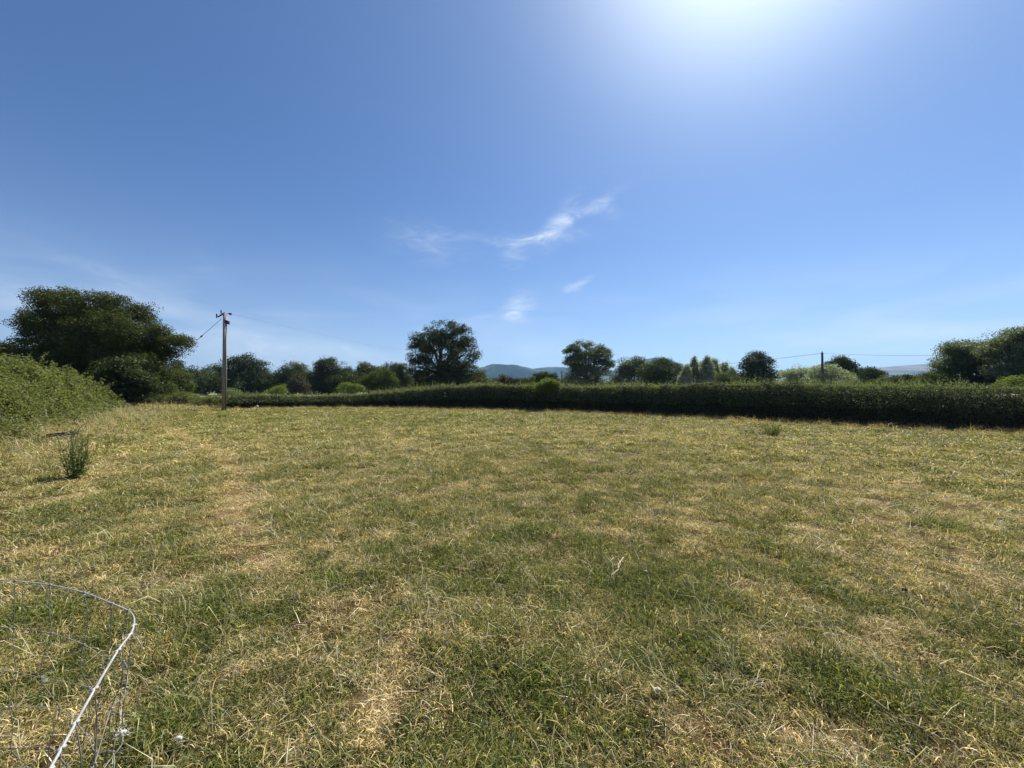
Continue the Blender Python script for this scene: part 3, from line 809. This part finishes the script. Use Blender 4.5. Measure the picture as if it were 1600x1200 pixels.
dd_ = unit(r.normal(size=(len(ci_), 3))); dd_[:, 2] = np.abs(dd_[:, 2]) * 1.25 - .15
Pc = cs[ci_] + dd_ * crad * (.55 + .55 * r.random((len(ci_), 1)))
P_ = np.vstack([P_[:85000], Pc]); nsp = 1300                                             # arching sprays and nettle stems
s_s = r.random(nsp) * BL; sp0, _ = bank_at(s_s, r.random(nsp) * .6)
hh_ = .35 + .95 * r.random(nsp) ** 1.8; lean = r.normal(size=(nsp, 2)) * .35
tt_ = np.tile(np.linspace(.05, 1, 26), nsp); ii_ = np.repeat(np.arange(nsp), 26)
Ps = sp0[ii_] + np.stack([lean[ii_, 0] * tt_ ** 2, lean[ii_, 1] * tt_ ** 2, hh_[ii_] * (1.25 * tt_ - .25 * tt_ ** 3)], 1) + r.normal(size=(len(tt_), 3)) * .045
Pc = np.vstack([Pc, Ps]); dd_ = np.vstack([dd_, unit(r.normal(size=Ps.shape))])
P_ = np.vstack([P_, Ps])
nrm = np.vstack([nrm[:85000], unit(r.normal(size=Pc.shape) * .7 + dd_ * .3 + (0, 0, .7))])
P_[:, 2] = np.maximum(P_[:, 2], .05); n = len(P_)
v, f = leaf_quads(P_, nrm, np.clip(P_[:, 1] / 385 * 2.1, .08, .16) * (.6 + .8 * r.random(n)), r, .6)
mesh_obj('foliage', v, f, 4, M['bramble'], broot)
g = Geo()
Sg = np.linspace(0, BL, 90); Wg = np.linspace(0, 1, 24)
SS, WW = np.meshgrid(Sg, Wg, indexing='ij')
pp, _ = bank_at(SS.ravel(), WW.ravel())
pp[:, 2] = pp[:, 2] * .86 - .12
i = (np.arange(89)[:, None] * 24 + np.arange(23)[None, :]).ravel()
g.add(pp, np.stack([i, i + 1, i + 25, i + 24], 1))
g.obj('soil_mound', M['core'], broot)

# ------------------------------------------------------------------ grass
def tuft(n, length, width, spread, lean, seed, curl=0.5, flat=0.0):
    q = np.random.default_rng(seed)
    a = q.random(n) * 2 * math.pi; rr = spread * np.sqrt(q.random(n))
    b = np.stack([np.cos(a) * rr, np.sin(a) * rr, np.full(n, -0.008)], 1)
    th = q.random(n) * 2 * math.pi
    ln = length * (0.45 + 0.75 * q.random(n))
    le = np.clip(lean + q.normal(size=n) * 0.28, 0.02, 1.5)
    dirh = np.stack([np.cos(th), np.sin(th), np.zeros(n)], 1)
    up = np.array([0, 0, 1.0])
    d0 = dirh * np.sin(le)[:, None] + up * np.cos(le)[:, None]
    le2 = np.clip(le + curl * (0.5 + q.random(n)), 0, 1.75)
    d1 = dirh * np.sin(le2)[:, None] + up * np.cos(le2)[:, None]
    sd_ = np.stack([-np.sin(th), np.cos(th), np.zeros(n)], 1)
    tw = q.normal(size=(n, 1)) * .6
    sd_ = unit(sd_ + up * tw)
    w = (width * (0.7 + 0.6 * q.random(n)))[:, None]
    m_ = b + d0 * (ln * .5)[:, None]
    tip = m_ + d1 * (ln * .5)[:, None]
    lift = flat + q.random(n) * 0.012
    for A in (m_, tip):
        A[:, 2] = np.maximum(A[:, 2], lift)
    v = np.empty((n, 5, 3))
    v[:, 0] = b - sd_ * w * .5; v[:, 1] = b + sd_ * w * .5
    v[:, 2] = m_ + sd_ * w * .42; v[:, 3] = m_ - sd_ * w * .42; v[:, 4] = tip
    i0 = np.arange(n) * 5
    idx = np.stack([i0, i0 + 1, i0 + 2, i0 + 3, i0 + 3, i0 + 2, i0 + 4], 1).ravel()
    cnt = np.tile([4, 3], n)
    return v.reshape(-1, 3), idx, cnt

def grass_mat(name, stops, trans):
    m = new_mat(name); t = m.node_tree
    a = t.nodes.new('ShaderNodeAttribute'); a.attribute_type = 'INSTANCER'; a.attribute_name = 'dry'
    g_ = t.nodes.new('ShaderNodeNewGeometry')
    f = mth(t, 'ADD', a.outputs['Fac'], mth(t, 'MULTIPLY', mth(t, 'SUBTRACT', g_.outputs['Random Per Island'], 0.47), 1.0), clamp=True)
    col = ramp(t, f, stops)
    rv = mth(t, 'FRACT', mth(t, 'MULTIPLY', g_.outputs['Random Per Island'], 37.7))
    oi = t.nodes.new('ShaderNodeObjectInfo')
    br = mth(t, 'MULTIPLY', mth(t, 'ADD', mth(t, 'MULTIPLY', oi.outputs['Random'], 0.6), 0.7), mth(t, 'ADD', mth(t, 'MULTIPLY', mth(t, 'POWER', rv, 1.6), 1.25), 0.5))
    hs = t.nodes.new('ShaderNodeHueSaturation'); t.links.new(col, hs.inputs['Color']); t.links.new(br, hs.inputs['Value'])
    col = hs.outputs[0]
    d = t.nodes.new('ShaderNodeBsdfDiffuse'); t.links.new(col, d.inputs[0])
    tr = t.nodes.new('ShaderNodeBsdfTranslucent'); t.links.new(mixc(t, 'MULTIPLY', 1.0, col, (1.1, 1.15, 0.7)), tr.inputs[0])
    mx = t.nodes.new('ShaderNodeMixShader'); mx.inputs[0].default_value = trans
    t.links.new(d.outputs[0], mx.inputs[1]); t.links.new(tr.outputs[0], mx.inputs[2])
    gl = t.nodes.new('ShaderNodeBsdfGlossy'); gl.inputs['Roughness'].default_value = 0.42
    mg_ = t.nodes.new('ShaderNodeMixShader'); mg_.inputs[0].default_value = 0.025
    t.links.new(mx.outputs[0], mg_.inputs[1]); t.links.new(gl.outputs[0], mg_.inputs[2])
    o = t.nodes.new('ShaderNodeOutputMaterial'); t.links.new(mg_.outputs[0], o.inputs[0])
    return m
G_STOPS = [(0.0, (0.105, 0.138, 0.028)), (0.30, (0.215, 0.230, 0.048)), (0.52, (0.265, 0.236, 0.066)), (0.76, (0.45, 0.352, 0.150)), (1.0, (0.68, 0.53, 0.27))]
S_STOPS = [(0.0, (0.32, 0.30, 0.14)), (0.5, (0.50, 0.44, 0.25)), (1.0, (0.68, 0.60, 0.42))]
gm = grass_mat('grass blades', G_STOPS, 0.35)
sm = grass_mat('straw stalks', S_STOPS, 0.25)
gcol = bpy.data.collections.new('grass_tufts')        # not linked to the scene: sources for the instancer only
SPECS = []
for k in range(4): SPECS.append((60, 0.062, 0.0030, 0.085, 0.55, gm, 0.8))       # 0-3 green upright
for k in range(4): SPECS.append((70, 0.046, 0.0028, 0.090, 1.0, gm, 0.6))       # 4-7 matted
for k in range(3): SPECS.append((12, 0.10, 0.0020, 0.10, 1.3, sm, 0.25))        # 8-10 lying straw
for k in range(2): SPECS.append((7, 0.26, 0.0022, 0.07, 0.35, sm, 0.8))          # 11-12 standing stalks
for k in range(3): SPECS.append((70, 0.062, 0.0065, 0.13, 0.85, gm, 0.7))         # 13-15 coarse, for far ground
for k in range(2): SPECS.append((16, 0.42, 0.0045, 0.10, 0.28, gm, 0.9))         # 16-17 long margin grass
for k, (n, ln, w, sp, le, mt, cu) in enumerate(SPECS):
    v, idx, cnt = tuft(n, ln, w, sp, le, 300 + k, cu)
    o = mesh_obj('tuft_%02d' % k, v, idx, 4, mt, link=False, counts=cnt)
    gcol.objects.link(o)

def scatter_tree():
    ng = bpy.data.node_groups.new('scatter_grass', 'GeometryNodeTree')
    ng.interface.new_socket('Geometry', in_out='INPUT', socket_type='NodeSocketGeometry')
    ng.interface.new_socket('Geometry', in_out='OUTPUT', socket_type='NodeSocketGeometry')
    gi = ng.nodes.new('NodeGroupInput'); go = ng.nodes.new('NodeGroupOutput')
    ip = ng.nodes.new('GeometryNodeInstanceOnPoints')
    ci = ng.nodes.new('GeometryNodeCollectionInfo')
    ci.inputs['Collection'].default_value = gcol
    ci.inputs['Separate Children'].default_value = True
    ci.inputs['Reset Children'].default_value = True
    ip.inputs['Pick Instance'].default_value = True
    def na(name, typ):
        n = ng.nodes.new('GeometryNodeInputNamedAttribute'); n.data_type = typ
        n.inputs['Name'].default_value = name
        return n.outputs['Attribute']
    ng.links.new(gi.outputs[0], ip.inputs['Points'])
    ng.links.new(ci.outputs[0], ip.inputs['Instance'])
    ng.links.new(na('tuft', 'INT'), ip.inputs['Instance Index'])
    ng.links.new(na('turn', 'FLOAT_VECTOR'), ip.inputs['Rotation'])
    ng.links.new(na('grow', 'FLOAT_VECTOR'), ip.inputs['Scale'])
    ng.links.new(ip.outputs[0], go.inputs[0])
    return ng
NG = scatter_tree()

def scatter(name, label, P, kind, turn, grow, dry):
    o = mesh_obj(name, P, [], 4, None)
    me = o.data
    a = me.attributes.new('tuft', 'INT', 'POINT'); a.data.foreach_set('value', kind.astype(np.int32))
    a = me.attributes.new('turn', 'FLOAT_VECTOR', 'POINT'); a.data.foreach_set('vector', turn.astype(np.float32).ravel())
    a = me.attributes.new('grow', 'FLOAT_VECTOR', 'POINT'); a.data.foreach_set('vector', grow.astype(np.float32).ravel())
    fattr(me, 'dry', dry)
    md = o.modifiers.new('scatter', 'NODES'); md.node_group = NG
    tag(o, label, 'grass', None, 'stuff')
    return o

def sample_field(n0, r, ymin=-0.6, ymax=46):
    """points with density falling with distance"""
    # radius distribution: density ~ const under 4 m, ~ r^-1.5 beyond
    rr = np.linspace(0.9, 62, 4000)
    pdf = np.where(rr < 4, 1.0, (4 / rr) ** 1.5) * rr
    cdf = np.cumsum(pdf); cdf /= cdf[-1]
    rad = np.interp(r.random(n0), cdf, rr)
    th = r.uniform(-R(66), R(66), n0)
    x = rad * np.sin(th); y = rad * np.cos(th)
    return x, y, rad
r = np.random.default_rng(1234)
x, y, rad = sample_field(135000, r)
def behind_hedge(x, y):
    # hedge line as y(x) where it runs across the view
    return y > np.interp(x, hb_p[:, 0], hb_p[:, 1], left=40, right=12) + 0.3
keep = ~behind_hedge(x, y) & (y < 41) & (r.random(len(x)) < .30 + 1.5 * fb(x, y, .14 * np.maximum(1, rad / 5), 77, 2) ** 1.3)
x, y, rad = x[keep], y[keep], rad[keep]
n = len(x)
dry = dryness(x, y); bk = bank(x, y)
kind = np.empty(n, int); u = r.random(n)
lush = np.clip(1.15 - dry * 1.5, 0.05, 0.9)
kind = np.where(u < lush * .75, r.integers(0, 4, n), r.integers(4, 8, n))
kind = np.where(r.random(n) < 0.09 + .18 * dry, r.integers(8, 11, n), kind)
kind = np.where(r.random(n) < 0.010 + .10 * bk + .03 * (fb(x, y, 2.5, 61) > .56), r.integers(11, 13, n), kind)
farm = (rad > 9) & (kind < 8) & (r.random(n) < (rad - 9) / 12)
kind = np.where(farm, r.integers(13, 16, n), kind)
sc = np.maximum(1, rad / 4) ** 0.5
vary = (0.6 + 0.9 * r.random(n) ** 1.5) * (0.85 + 0.5 * (1 - dry))
xy = sc * vary
zs = np.minimum(sc, 1.7) * vary * (1 + .8 * bk)
pd = path_dist(x, y)
zs = zs * np.where(dry > .9, .6, 1) * np.where(pd < .25, .7, 1)
xy = xy * np.where(pd < .2, .9, 1)
turn = np.stack([r.normal(size=n) * .12, r.normal(size=n) * .12, r.random(n) * 6.283], 1)
scatter('grass', 'short grazed grass of the field, green tufts mixed with dry straw', np.stack([x, y, ground_z(x, y)], 1), kind, turn, np.stack([xy, xy, zs], 1), dry)

# long grass: left margin and along the foot of the hedge
x, y, rad = sample_field(60000, r)
bk = bank(x, y)
keep = r.random(len(x)) < bk * np.clip(rad / 14, .25, 1) * .9
pxx = 800 + x / np.maximum(y, .5) * F; pyy = 610 + 991.65 / np.maximum(y, .5)
keep &= ~((np.hypot(x - gnd(95, 698)[0], y - gnd(95, 698)[1]) < 1.5) & (r.random(len(x)) < .92))
x, y, bk = x[keep], y[keep], bk[keep]
s = r.random(9000) * LEN
hx, hy, hh, nx_, ny_ = hedge_at(s)
off = np.where(r.random(len(s)) < .5, .1 - np.abs(r.normal(size=len(s))) * .2, -1.25 - np.abs(r.normal(size=len(s))) * .25)
x = np.concatenate((x, hx + nx_ * off)); y = np.concatenate((y, hy + ny_ * off))
n = len(x); is_h = np.arange(n) >= n - len(s)
kind = np.where((r.random(n) < .30) | (is_h & (r.random(n) < .6)), r.integers(11, 13, n), r.integers(16, 18, n))
sc = np.where(is_h, .55 + .65 * r.random(n) ** 2, .65 + .55 * r.random(n))
g_ = np.stack([sc * np.where(is_h, 1.3, 1.2), sc * np.where(is_h, 1.3, 1.2), sc], 1)
turn = np.stack([r.normal(size=n) * .2, r.normal(size=n) * .2, r.random(n) * 6.283], 1)
dry = np.clip(np.where(is_h, .62, .50) + .35 * (fb(x, y, 1.5, 71) - .5) * 2 + r.normal(size=n) * .12, 0, 1)
scatter('long_grass', 'longer uncut grass along the left margin and the foot of the hedge', np.stack([x, y, ground_z(x, y)], 1), kind, turn, g_, dry)

# ------------------------------------------------------------------ poles and overhead lines
def wire(a, b, sag, r_, name, label, n=60):
    t_ = np.linspace(0, 1, n)[:, None]
    p_ = np.asarray(a) * (1 - t_) + np.asarray(b) * t_
    p_[:, 2] -= sag * 4 * (t_ * (1 - t_))[:, 0]
    g = Geo(); g.tube(p_, r_, 5)
    o = g.obj(name, M['cable'])
    tag(o, label, 'wire', 'overhead power lines')
    return o
pb = gnd(350, 643)
PT = at(348, 489, pb[1])[2]
root = empty('utility_pole', (pb[0], pb[1], 0), 'tall brown wooden pole with insulators standing in the field at the left', 'pole', 'wooden poles carrying the overhead line')
g = Geo(); g.tube([pb + (0, 0, -.2), pb + (0, 0, PT * .5), pb + (-.04, 0, PT)], [.155, .14, .115], 16); g.obj('shaft', M['pole'], root)
top = pb + np.array([-.04, 0, PT])
D0 = pb[1]
def pt(px, py, dd=0.0): return at(px, py, D0 + dd)
g = Geo()
g.tube([pt(341, 495, -.45), pt(350, 489.5, .1), pt(352, 488.5, .25)], [.055, .06, .05], 6)
g.tube([pt(350, 490, 0), pt(356, 490, .1)], .018, 6)
g.obj('crossarm', M['iron'], root)
for (a, b, dd) in (((338.6, 497), (338.6, 490), -.45), ((345.5, 490), (345.5, 484.5), -.1)):
    g = Geo()
    A, B = pt(*a, dd), pt(*b, dd)
    pts = [A + (B - A) * t_ for t_ in (0, .15, .3, .45, .6, .75, .9, 1)]
    g.tube(pts, [.03, .055, .035, .06, .035, .055, .045, .02], 10); g.obj('insulator', M['porcelain'], root)
g = Geo()
A, B = pt(355.5, 490.3, .1), pt(362.5, 490.6, .1)
g.tube([A + (B - A) * t_ for t_ in (0, .3, .45, .6, .75, .9, 1)], [.02, .03, .09, .04, .10, .05, .02], 10); g.obj('insulator', M['porcelain'], root)
g = Geo()
g.tube([pt(352, 497), pt(352, 500)], .05, 8); g.box(pt(355, 503.5), .26, .2, .26, ry=.4); g.tube([pt(356, 505), pt(359, 506.5)], [.06, .03], 8)
g.obj('cable_box', M['iron'], root)
g = Geo()
g.tube([pt(354.2, 507, -.1), pt(353.8, 515, -.1), pt(352.6, 530, -.12), pt(352.9, 580, -.15), pt(352.9, 643, -.16)], .028, 8)
g.obj('down_cable', M['cable'], root)
g = Geo(); g.tube([pt(341, 592.5, -.16), pt(359, 593.2, -.16)], .018, 6); g.obj('step_bar', M['galv'], root)

pp = at(878, 611, 122)
p878 = (pp[0], pp[1], at(878, 580, 122)[2])
root = empty('utility_pole', (pp[0], pp[1], 0), 'thin dark far pole left of the airy tree', 'pole', 'wooden poles carrying the overhead line')
g = Geo(); g.tube([(pp[0], pp[1], -.2), (pp[0], pp[1], 4), p878], [.22, .2, .17], 10); g.obj('shaft', M['blackwood'], root)
g = Geo(); g.box(np.array(p878) - (0, .1, .35), 1.1, .12, .12); g.obj('crossarm', M['blackwood'], root)
D2 = 62
pp2 = at(1285.5, 611, D2); p1285 = np.array([pp2[0], pp2[1], at(1285.5, 551, D2)[2]])
root = empty('utility_pole', (pp2[0], pp2[1], 0), 'bare wooden pole rising behind the hedge among silvery willows at the right', 'pole', 'wooden poles carrying the overhead line')
g = Geo(); g.tube([(pp2[0], pp2[1], -.2), (pp2[0], pp2[1], 3), p1285], [.19, .175, .15], 12); g.obj('shaft', M['blackwood'], root)
g = Geo(); g.tube([p1285 - (0, 0, .05), p1285 + (0, 0, .12), p1285 + (0, 0, .2)], [.05, .08, .03], 8); g.obj('insulator', M['porcelain'], root)
wa = p1285 - (0, 0, .1)
wire(wa, at(1760, 545, 42), 0.55, .022, 'power_line', 'thin wire running from the right hand pole to the right edge')
wire(wa, p878, 1.1, .028, 'power_line', 'thin wire from the right hand pole down left to the far dark pole')
wire(pt(362.5, 490.6, .1), p878, 1.6, .005, 'power_line', 'faint wire from the near pole across the round oak')
wl_a = pt(346, 498, -.1); wl_b = at(150, 690, 26); wl_b = wl_a + (at(262, 572, 31) - wl_a) * 1.6
wl_b[2] = max(wl_b[2], 0)
wire(wl_a, wl_b, 0.0, .016, 'stay_wire', 'slanting stay wire running from the near pole down into the huge oak')
g = Geo(); q = wl_a + (at(318, 524, 30.6) - wl_a) * 1.0
tq = (wl_b - wl_a) / np.linalg.norm(wl_b - wl_a); k_ = (q - wl_a) @ tq; q = wl_a + tq * k_
g.tube([q - tq * .14, q - tq * .08, q, q + tq * .08, q + tq * .14], [.02, .05, .06, .05, .02], 8)
o = g.obj('stay_insulator', M['porcelain']); o.parent = bpy.data.objects['stay_wire']

# ------------------------------------------------------------------ small far roof by the round oak
hb = at(764, 611, 66)
root = empty('farm_shed', (hb[0], hb[1], 0), 'brown tiled roof just showing right of the round oak', 'shed')
wz = at(764, 599, 66)[2]; rz_ = at(764, 595.2, 66)[2]
g = Geo(); g.box((hb[0], hb[1] + 2, wz / 2), 2.8, 3.6, wz); g.obj('wall', M['plaster'], root, smooth=False)
g = Geo()
x0, x1, y0, y1 = hb[0] - 1.6, hb[0] + 1.6, hb[1], hb[1] + 4
g.add([(x0, y0, wz), (x1, y0, wz), (x1, (y0 + y1) / 2, rz_), (x0, (y0 + y1) / 2, rz_), (x0, y1, wz), (x1, y1, wz)], [(0, 1, 2, 3), (3, 2, 5, 4)])
g.add([(x0, y0, wz - .12), (x1, y0, wz - .12), (x1, y0, wz), (x0, y0, wz)], [(0, 1, 2, 3)])
g.obj('roof', M['tile'], root, smooth=False)

# ------------------------------------------------------------------ thistles
def thistle(px, py, hgt, spread, n, label, seed, depth=None):
    q = np.random.default_rng(seed)
    b = gnd(px, py); b[2] = ground_z(b[0], b[1])
    root = empty('thistle', b, label, 'plant', 'weeds standing in the field')
    g = Geo(); LC, LN, LS = [], [], []
    for k in range(n):
        a = q.random() * 6.283; s_ = spread * math.sqrt(q.random())
        p0 = b + (math.cos(a) * s_ * .35, math.sin(a) * s_ * .35, 0)
        h_ = hgt * (.5 + .55 * q.random())
        p2 = b + (math.cos(a) * s_ * 1.1, math.sin(a) * s_ * 1.1, h_)
        p1 = (p0 + p2) / 2 + q.normal(size=3) * .05
        g.tube([p0, p1, p2], [.007, .005, .003], 5, cap=False)
        for j in range(28):
            t_ = q.random() ** .85
            c = p0 * (1 - t_) + p2 * t_ + q.normal(size=3) * (.028, .028, .012)
            LC.append(c); LN.append(q.normal(size=3) + (0, 0, .6)); LS.append(.066 * (1.15 - .6 * t_) * (.6 + .7 * q.random()))
    g.obj('stem', M['thistle'], root)
    v, f = leaf_quads(np.array(LC), unit(np.array(LN)), np.array(LS), q, .48)
    mesh_obj('leaves', v, f, 4, M['thistle'], root)
thistle(118, 748, .88, .27, 28, 'bushy dark green thistle in front of the black plank at the left', 5)
thistle(1205, 682, .46, .40, 24, 'small dark thistle alone in the grass near the hedge at the right', 6)

# ------------------------------------------------------------------ plank and dead branch
pc = gnd(92, 692)
root = g = Geo()
c = pc + (0, 0, .24)
for (dy, dz, l) in ((0, 0, 1.05), (.07, .055, .8)):
    g.box(c + (0, dy, dz), l, .09, .05, rz=.12, ry=-.10)
o = g.obj('plank', M['blackwood'], smooth=False)
tag(o, 'black weathered plank lying tilted behind the bushy thistle', 'plank')
r = np.random.default_rng(8)
bc = gnd(112, 692)
def B(px, py, dd=0): return at(px, py, bc[1] + dd)
g = Geo()
g.tube([B(108, 690), B(118, 678), B(126, 668), B(133, 659)], [.022, .020, .017, .010], 7)
g.tube([B(120, 676), B(130, 672, .1), B(138, 671, .1)], [.012, .010, .004], 6)
g.tube([B(126, 668), B(122, 661), B(121, 655)], [.010, .007, .004], 6)
g.tube([B(129, 664), B(137, 660), B(145, 655)], [.008, .006, .003], 6)
g.tube([B(114, 682), B(107, 676), B(101, 675)], [.010, .007, .004], 6)
o = g.obj('dead_branch', M['deadwood'])
tag(o, 'pale forked dead branch sticking up beside the black plank', 'branch')

# ------------------------------------------------------------------ small things lying in the grass
def pebble(px, py, sx, sy, sz, mat, name, label, cat, seed, lift=.02, parent=None):
    q = np.random.default_rng(seed)
    b = gnd(px, py); b[2] = ground_z(b[0], b[1]) + lift
    nu, nv_ = 12, 8
    th = np.linspace(0, 2 * math.pi, nu, endpoint=False); ph = np.linspace(0.001, math.pi - .001, nv_)
    TH, PH = np.meshgrid(th, ph, indexing='ij')
    d = np.stack([np.cos(TH) * np.sin(PH), np.sin(TH) * np.sin(PH), np.cos(PH)], -1).reshape(-1, 3)
    rad_ = 1 + .22 * np.sin(d[:, 0] * 4 + seed) * np.cos(d[:, 1] * 5) + .1 * np.sin(d[:, 2] * 9 + d[:, 0] * 7)
    v = d * rad_[:, None] * (sx, sy, sz) + b
    i = [(a * nv_ + j, ((a + 1) % nu) * nv_ + j, ((a + 1) % nu) * nv_ + j + 1, a * nv_ + j + 1) for a in range(nu) for j in range(nv_ - 1)]
    o = mesh_obj(name, v, np.array(i).ravel(), 4, M[mat], None, True)
    tag(o, label, cat)
    return o
pebble(527, 848, .034, .012, .012, 'stone', 'stone', 'small white sliver of stone left of the middle of the field', 'stone', 1, .05)
pebble(1027, 1097, .020, .013, .012, 'stone', 'stone', 'small cream pebble on the bare straw patch at the bottom', 'stone', 2, .035)
pebble(1009, 903, .016, .012, .012, 'stone', 'stone', 'tiny pale pebble right of the pale twig', 'stone', 3, .05)
pebble(1413, 926, .020, .015, .012, 'dung', 'dropping', 'small black dropping in the grass at the right', 'dropping', 4, .05)
pebble(402, 640, .10, .08, .17, 'stone', 'white_sack', 'small white sack at the foot of the hedge right of the near pole', 'sack', 5, .2)
def fluff(base, n, s, name, label, seed, length):
    q = np.random.default_rng(seed); g = Geo()
    for k in range(n):
        a = base + q.normal(size=3) * (s, s * .6, s * .5); d = unit(q.normal(size=3)) * length * (.4 + q.random())
        g.tube([a, a + d * .5 + q.normal(size=3) * length * .25, a + d], [.0009, .0008, .0005], 3, cap=False)
    g.tube([base - (s * .9, 0, s * .2), base - (s * .4, 0, 0), base + (s * .1, 0, s * .25), base + (s * .6, .004, .1 * s), base + (s * 1.1, 0, -s * .2)], [s * .2, s * .5, s * .62, s * .42, s * .1], 9)
    o = g.obj(name, M['wool']); tag(o, label, 'wool'); return o
b = gnd(278, 1168); b[2] = ground_z(b[0], b[1]) + .05
fluff(b, 40, .016, 'wool_tuft', 'tuft of white wool lying in the grass right of the netting', 1, .015)
# pale curled twig in the green patch
def T(px, py, lift): 
    p_ = gnd(px, py); p_[2] = ground_z(p_[0], p_[1]); p_ = p_ + (np.array([0, 0, H]) - p_) * lift / H
    return p_
g = Geo()
g.tube([T(953, 906, .05), T(956, 897, .08), T(966, 889, .09), T(966, 880, .11), T(974, 869, .10)], [.0035, .004, .004, .0035, .003], 6)
g.tube([T(966, 888, .13), T(970, 878, .12), T(966, 872, .12)], [.003, .002, .002], 5)
g.tube([T(948, 884, .08), T(954, 876, .12), T(958, 871, .14)], [.003, .003, .002], 5)
o = g.obj('twig', M['deadwood']); tag(o, 'pale crooked twig lying in the green patch near the centre', 'twig')

# ------------------------------------------------------------------ wire netting, bottom left
ZT = 1.10
TOPW = [(-260, 900), (-120, 903), (-40, 905), (23, 908), (78, 914), (131, 926), (175, 943), (200, 954), (209, 964), (209, 978), (203, 992), (184, 1017), (148, 1077), (118, 1130), (96, 1170), (76, 1205), (20, 1300), (-60, 1420)]
def top_pt(px, py):
    d = pix_dir(px, py); return np.array([0, 0, H]) + d * ((H - ZT) / -d[2])
tp = np.array([top_pt(*p_) for p_ in TOPW])
ts = np.concatenate(([0], np.cumsum(np.linalg.norm(np.diff(tp, axis=0), axis=1))))
def smooth_path(P, n=10):
    out = []
    m = len(P)
    for i in range(m - 1):
        p0, p1, p2, p3 = P[max(i - 1, 0)], P[i], P[i + 1], P[min(i + 2, m - 1)]
        for t_ in np.linspace(0, 1, n, endpoint=False):
            out.append(.5 * ((2 * p1) + (-p0 + p2) * t_ + (2 * p0 - 5 * p1 + 4 * p2 - p3) * t_ ** 2 + (-p0 + 3 * p1 - 3 * p2 + p3) * t_ ** 3))
    out.append(P[-1]); return np.array(out)
r = np.random.default_rng(31)
LEVEL = [0, .135, .260, .367, .459, .545, .63, .72]
def net_pt(i, level):
    """crumpled net: lower wires wander a little off the plumb line"""
    q = np.random.default_rng(1000 + i * 17 + level)
    k_ = min(level, 4)
    base = tp[i].copy()
    curl = (6 <= i <= 11)
    base += np.array([q.normal() * .0035 * k_, q.normal() * .003 * k_, -LEVEL[level] + q.normal() * .006])
    if curl: base += np.array([-.012 * k_, 0, 0])
    return base
nroot = empty('wire_netting', (float(tp[5][0]), float(tp[5][1]), 0), 'loose curled end of galvanised stock netting in the bottom left corner', 'wire fence')
npt = len(TOPW)
knots = {}
for lv in range(len(LEVEL)):
    pts = np.array([tp[i] if lv == 0 else net_pt(i, lv) for i in range(npt)])
    knots[lv] = pts
    if lv == 0:
        P = smooth_path(pts, 10)
        k0 = 9 * 10
        g = Geo(); g.tube(P[:k0 + 1], .0016, 6)
        g.obj('line_wire', M['galv_bright'], nroot)
        g = Geo(); g.tube(P[k0 - 6:], np.interp(np.arange(len(P) - k0 + 6), [0, 6, 14], [.0016, .0020, .0022]), 8)
        for k_ in pts[9:16]:
            g.tube([k_ - (.001, .006, 0), k_ - (0, .003, 0), k_ + (0, .003, 0), k_ + (.001, .006, 0)], [.002, .0036, .0034, .002], 8)
        o = g.obj('line_wire', M['galv_bright'], nroot); o['label'] = 'thick bright end wire curving back towards the viewer'
    else:
        g = Geo(); g.tube(smooth_path(pts[:14] if lv < 3 else pts[:13], 8), .00105, 5); g.obj('line_wire', M['galv'], nroot)
for i in range(npt):
    if i in (8, 10): continue
    P = [knots[lv][i] for lv in range(len(LEVEL))]
    P2 = []
    for a, b_ in zip(P[:-1], P[1:]):
        P2 += [a, (a + b_) / 2 + np.array([r.normal() * .005, r.normal() * .004, 0])]
    P2.append(P[-1])
    gz = P2[-1].copy(); gz[2] = .02; P2.append(gz)
    g = Geo(); g.tube(smooth_path(np.array(P2), 4), .00095, 5)
    for lv in range(len(LEVEL)):                       # wrapped joints
        k_ = knots[lv][i]
        g.tube([k_ - (.004, 0, .002), k_, k_ + (.004, 0, .002)], [.0018, .0030, .0018], 6)
    g.obj('stay_wire', M['galv'], nroot)
wp = at(190, 1146, knots[3][10][1] if False else .80)
fluff(wp, 30, .007, 'wool_tuft', 'tuft of white and dark wool caught on the curled end of the netting', 2, .010)
g = Geo(); q_ = knots[2][4]
o = fluff(q_ + (.012, 0, -.008), 16, .004, 'wool_tuft', 'tiny white wool speck on a joint of the netting', 3, .010)

# ------------------------------------------------------------------ haze: one closed box of thin air round everything but the sky
g = Geo(); g.box((600, 2400, 178), 15000, 9000, 362)
hz = g.obj('haze', None, smooth=False)
hm = new_mat('thin blue air'); t = hm.node_tree
pv = t.nodes.new('ShaderNodeVolumePrincipled')
pv.inputs['Color'].default_value = (0.30, 0.56, 1.0, 1)
pv.inputs['Density'].default_value = 0.00009
pv.inputs['Anisotropy'].default_value = 0.3
o = t.nodes.new('ShaderNodeOutputMaterial'); t.links.new(pv.outputs[0], o.inputs['Volume'])
hz.data.materials.clear(); hz.data.materials.append(hm)
tag(hz, None, None, None, 'stuff')
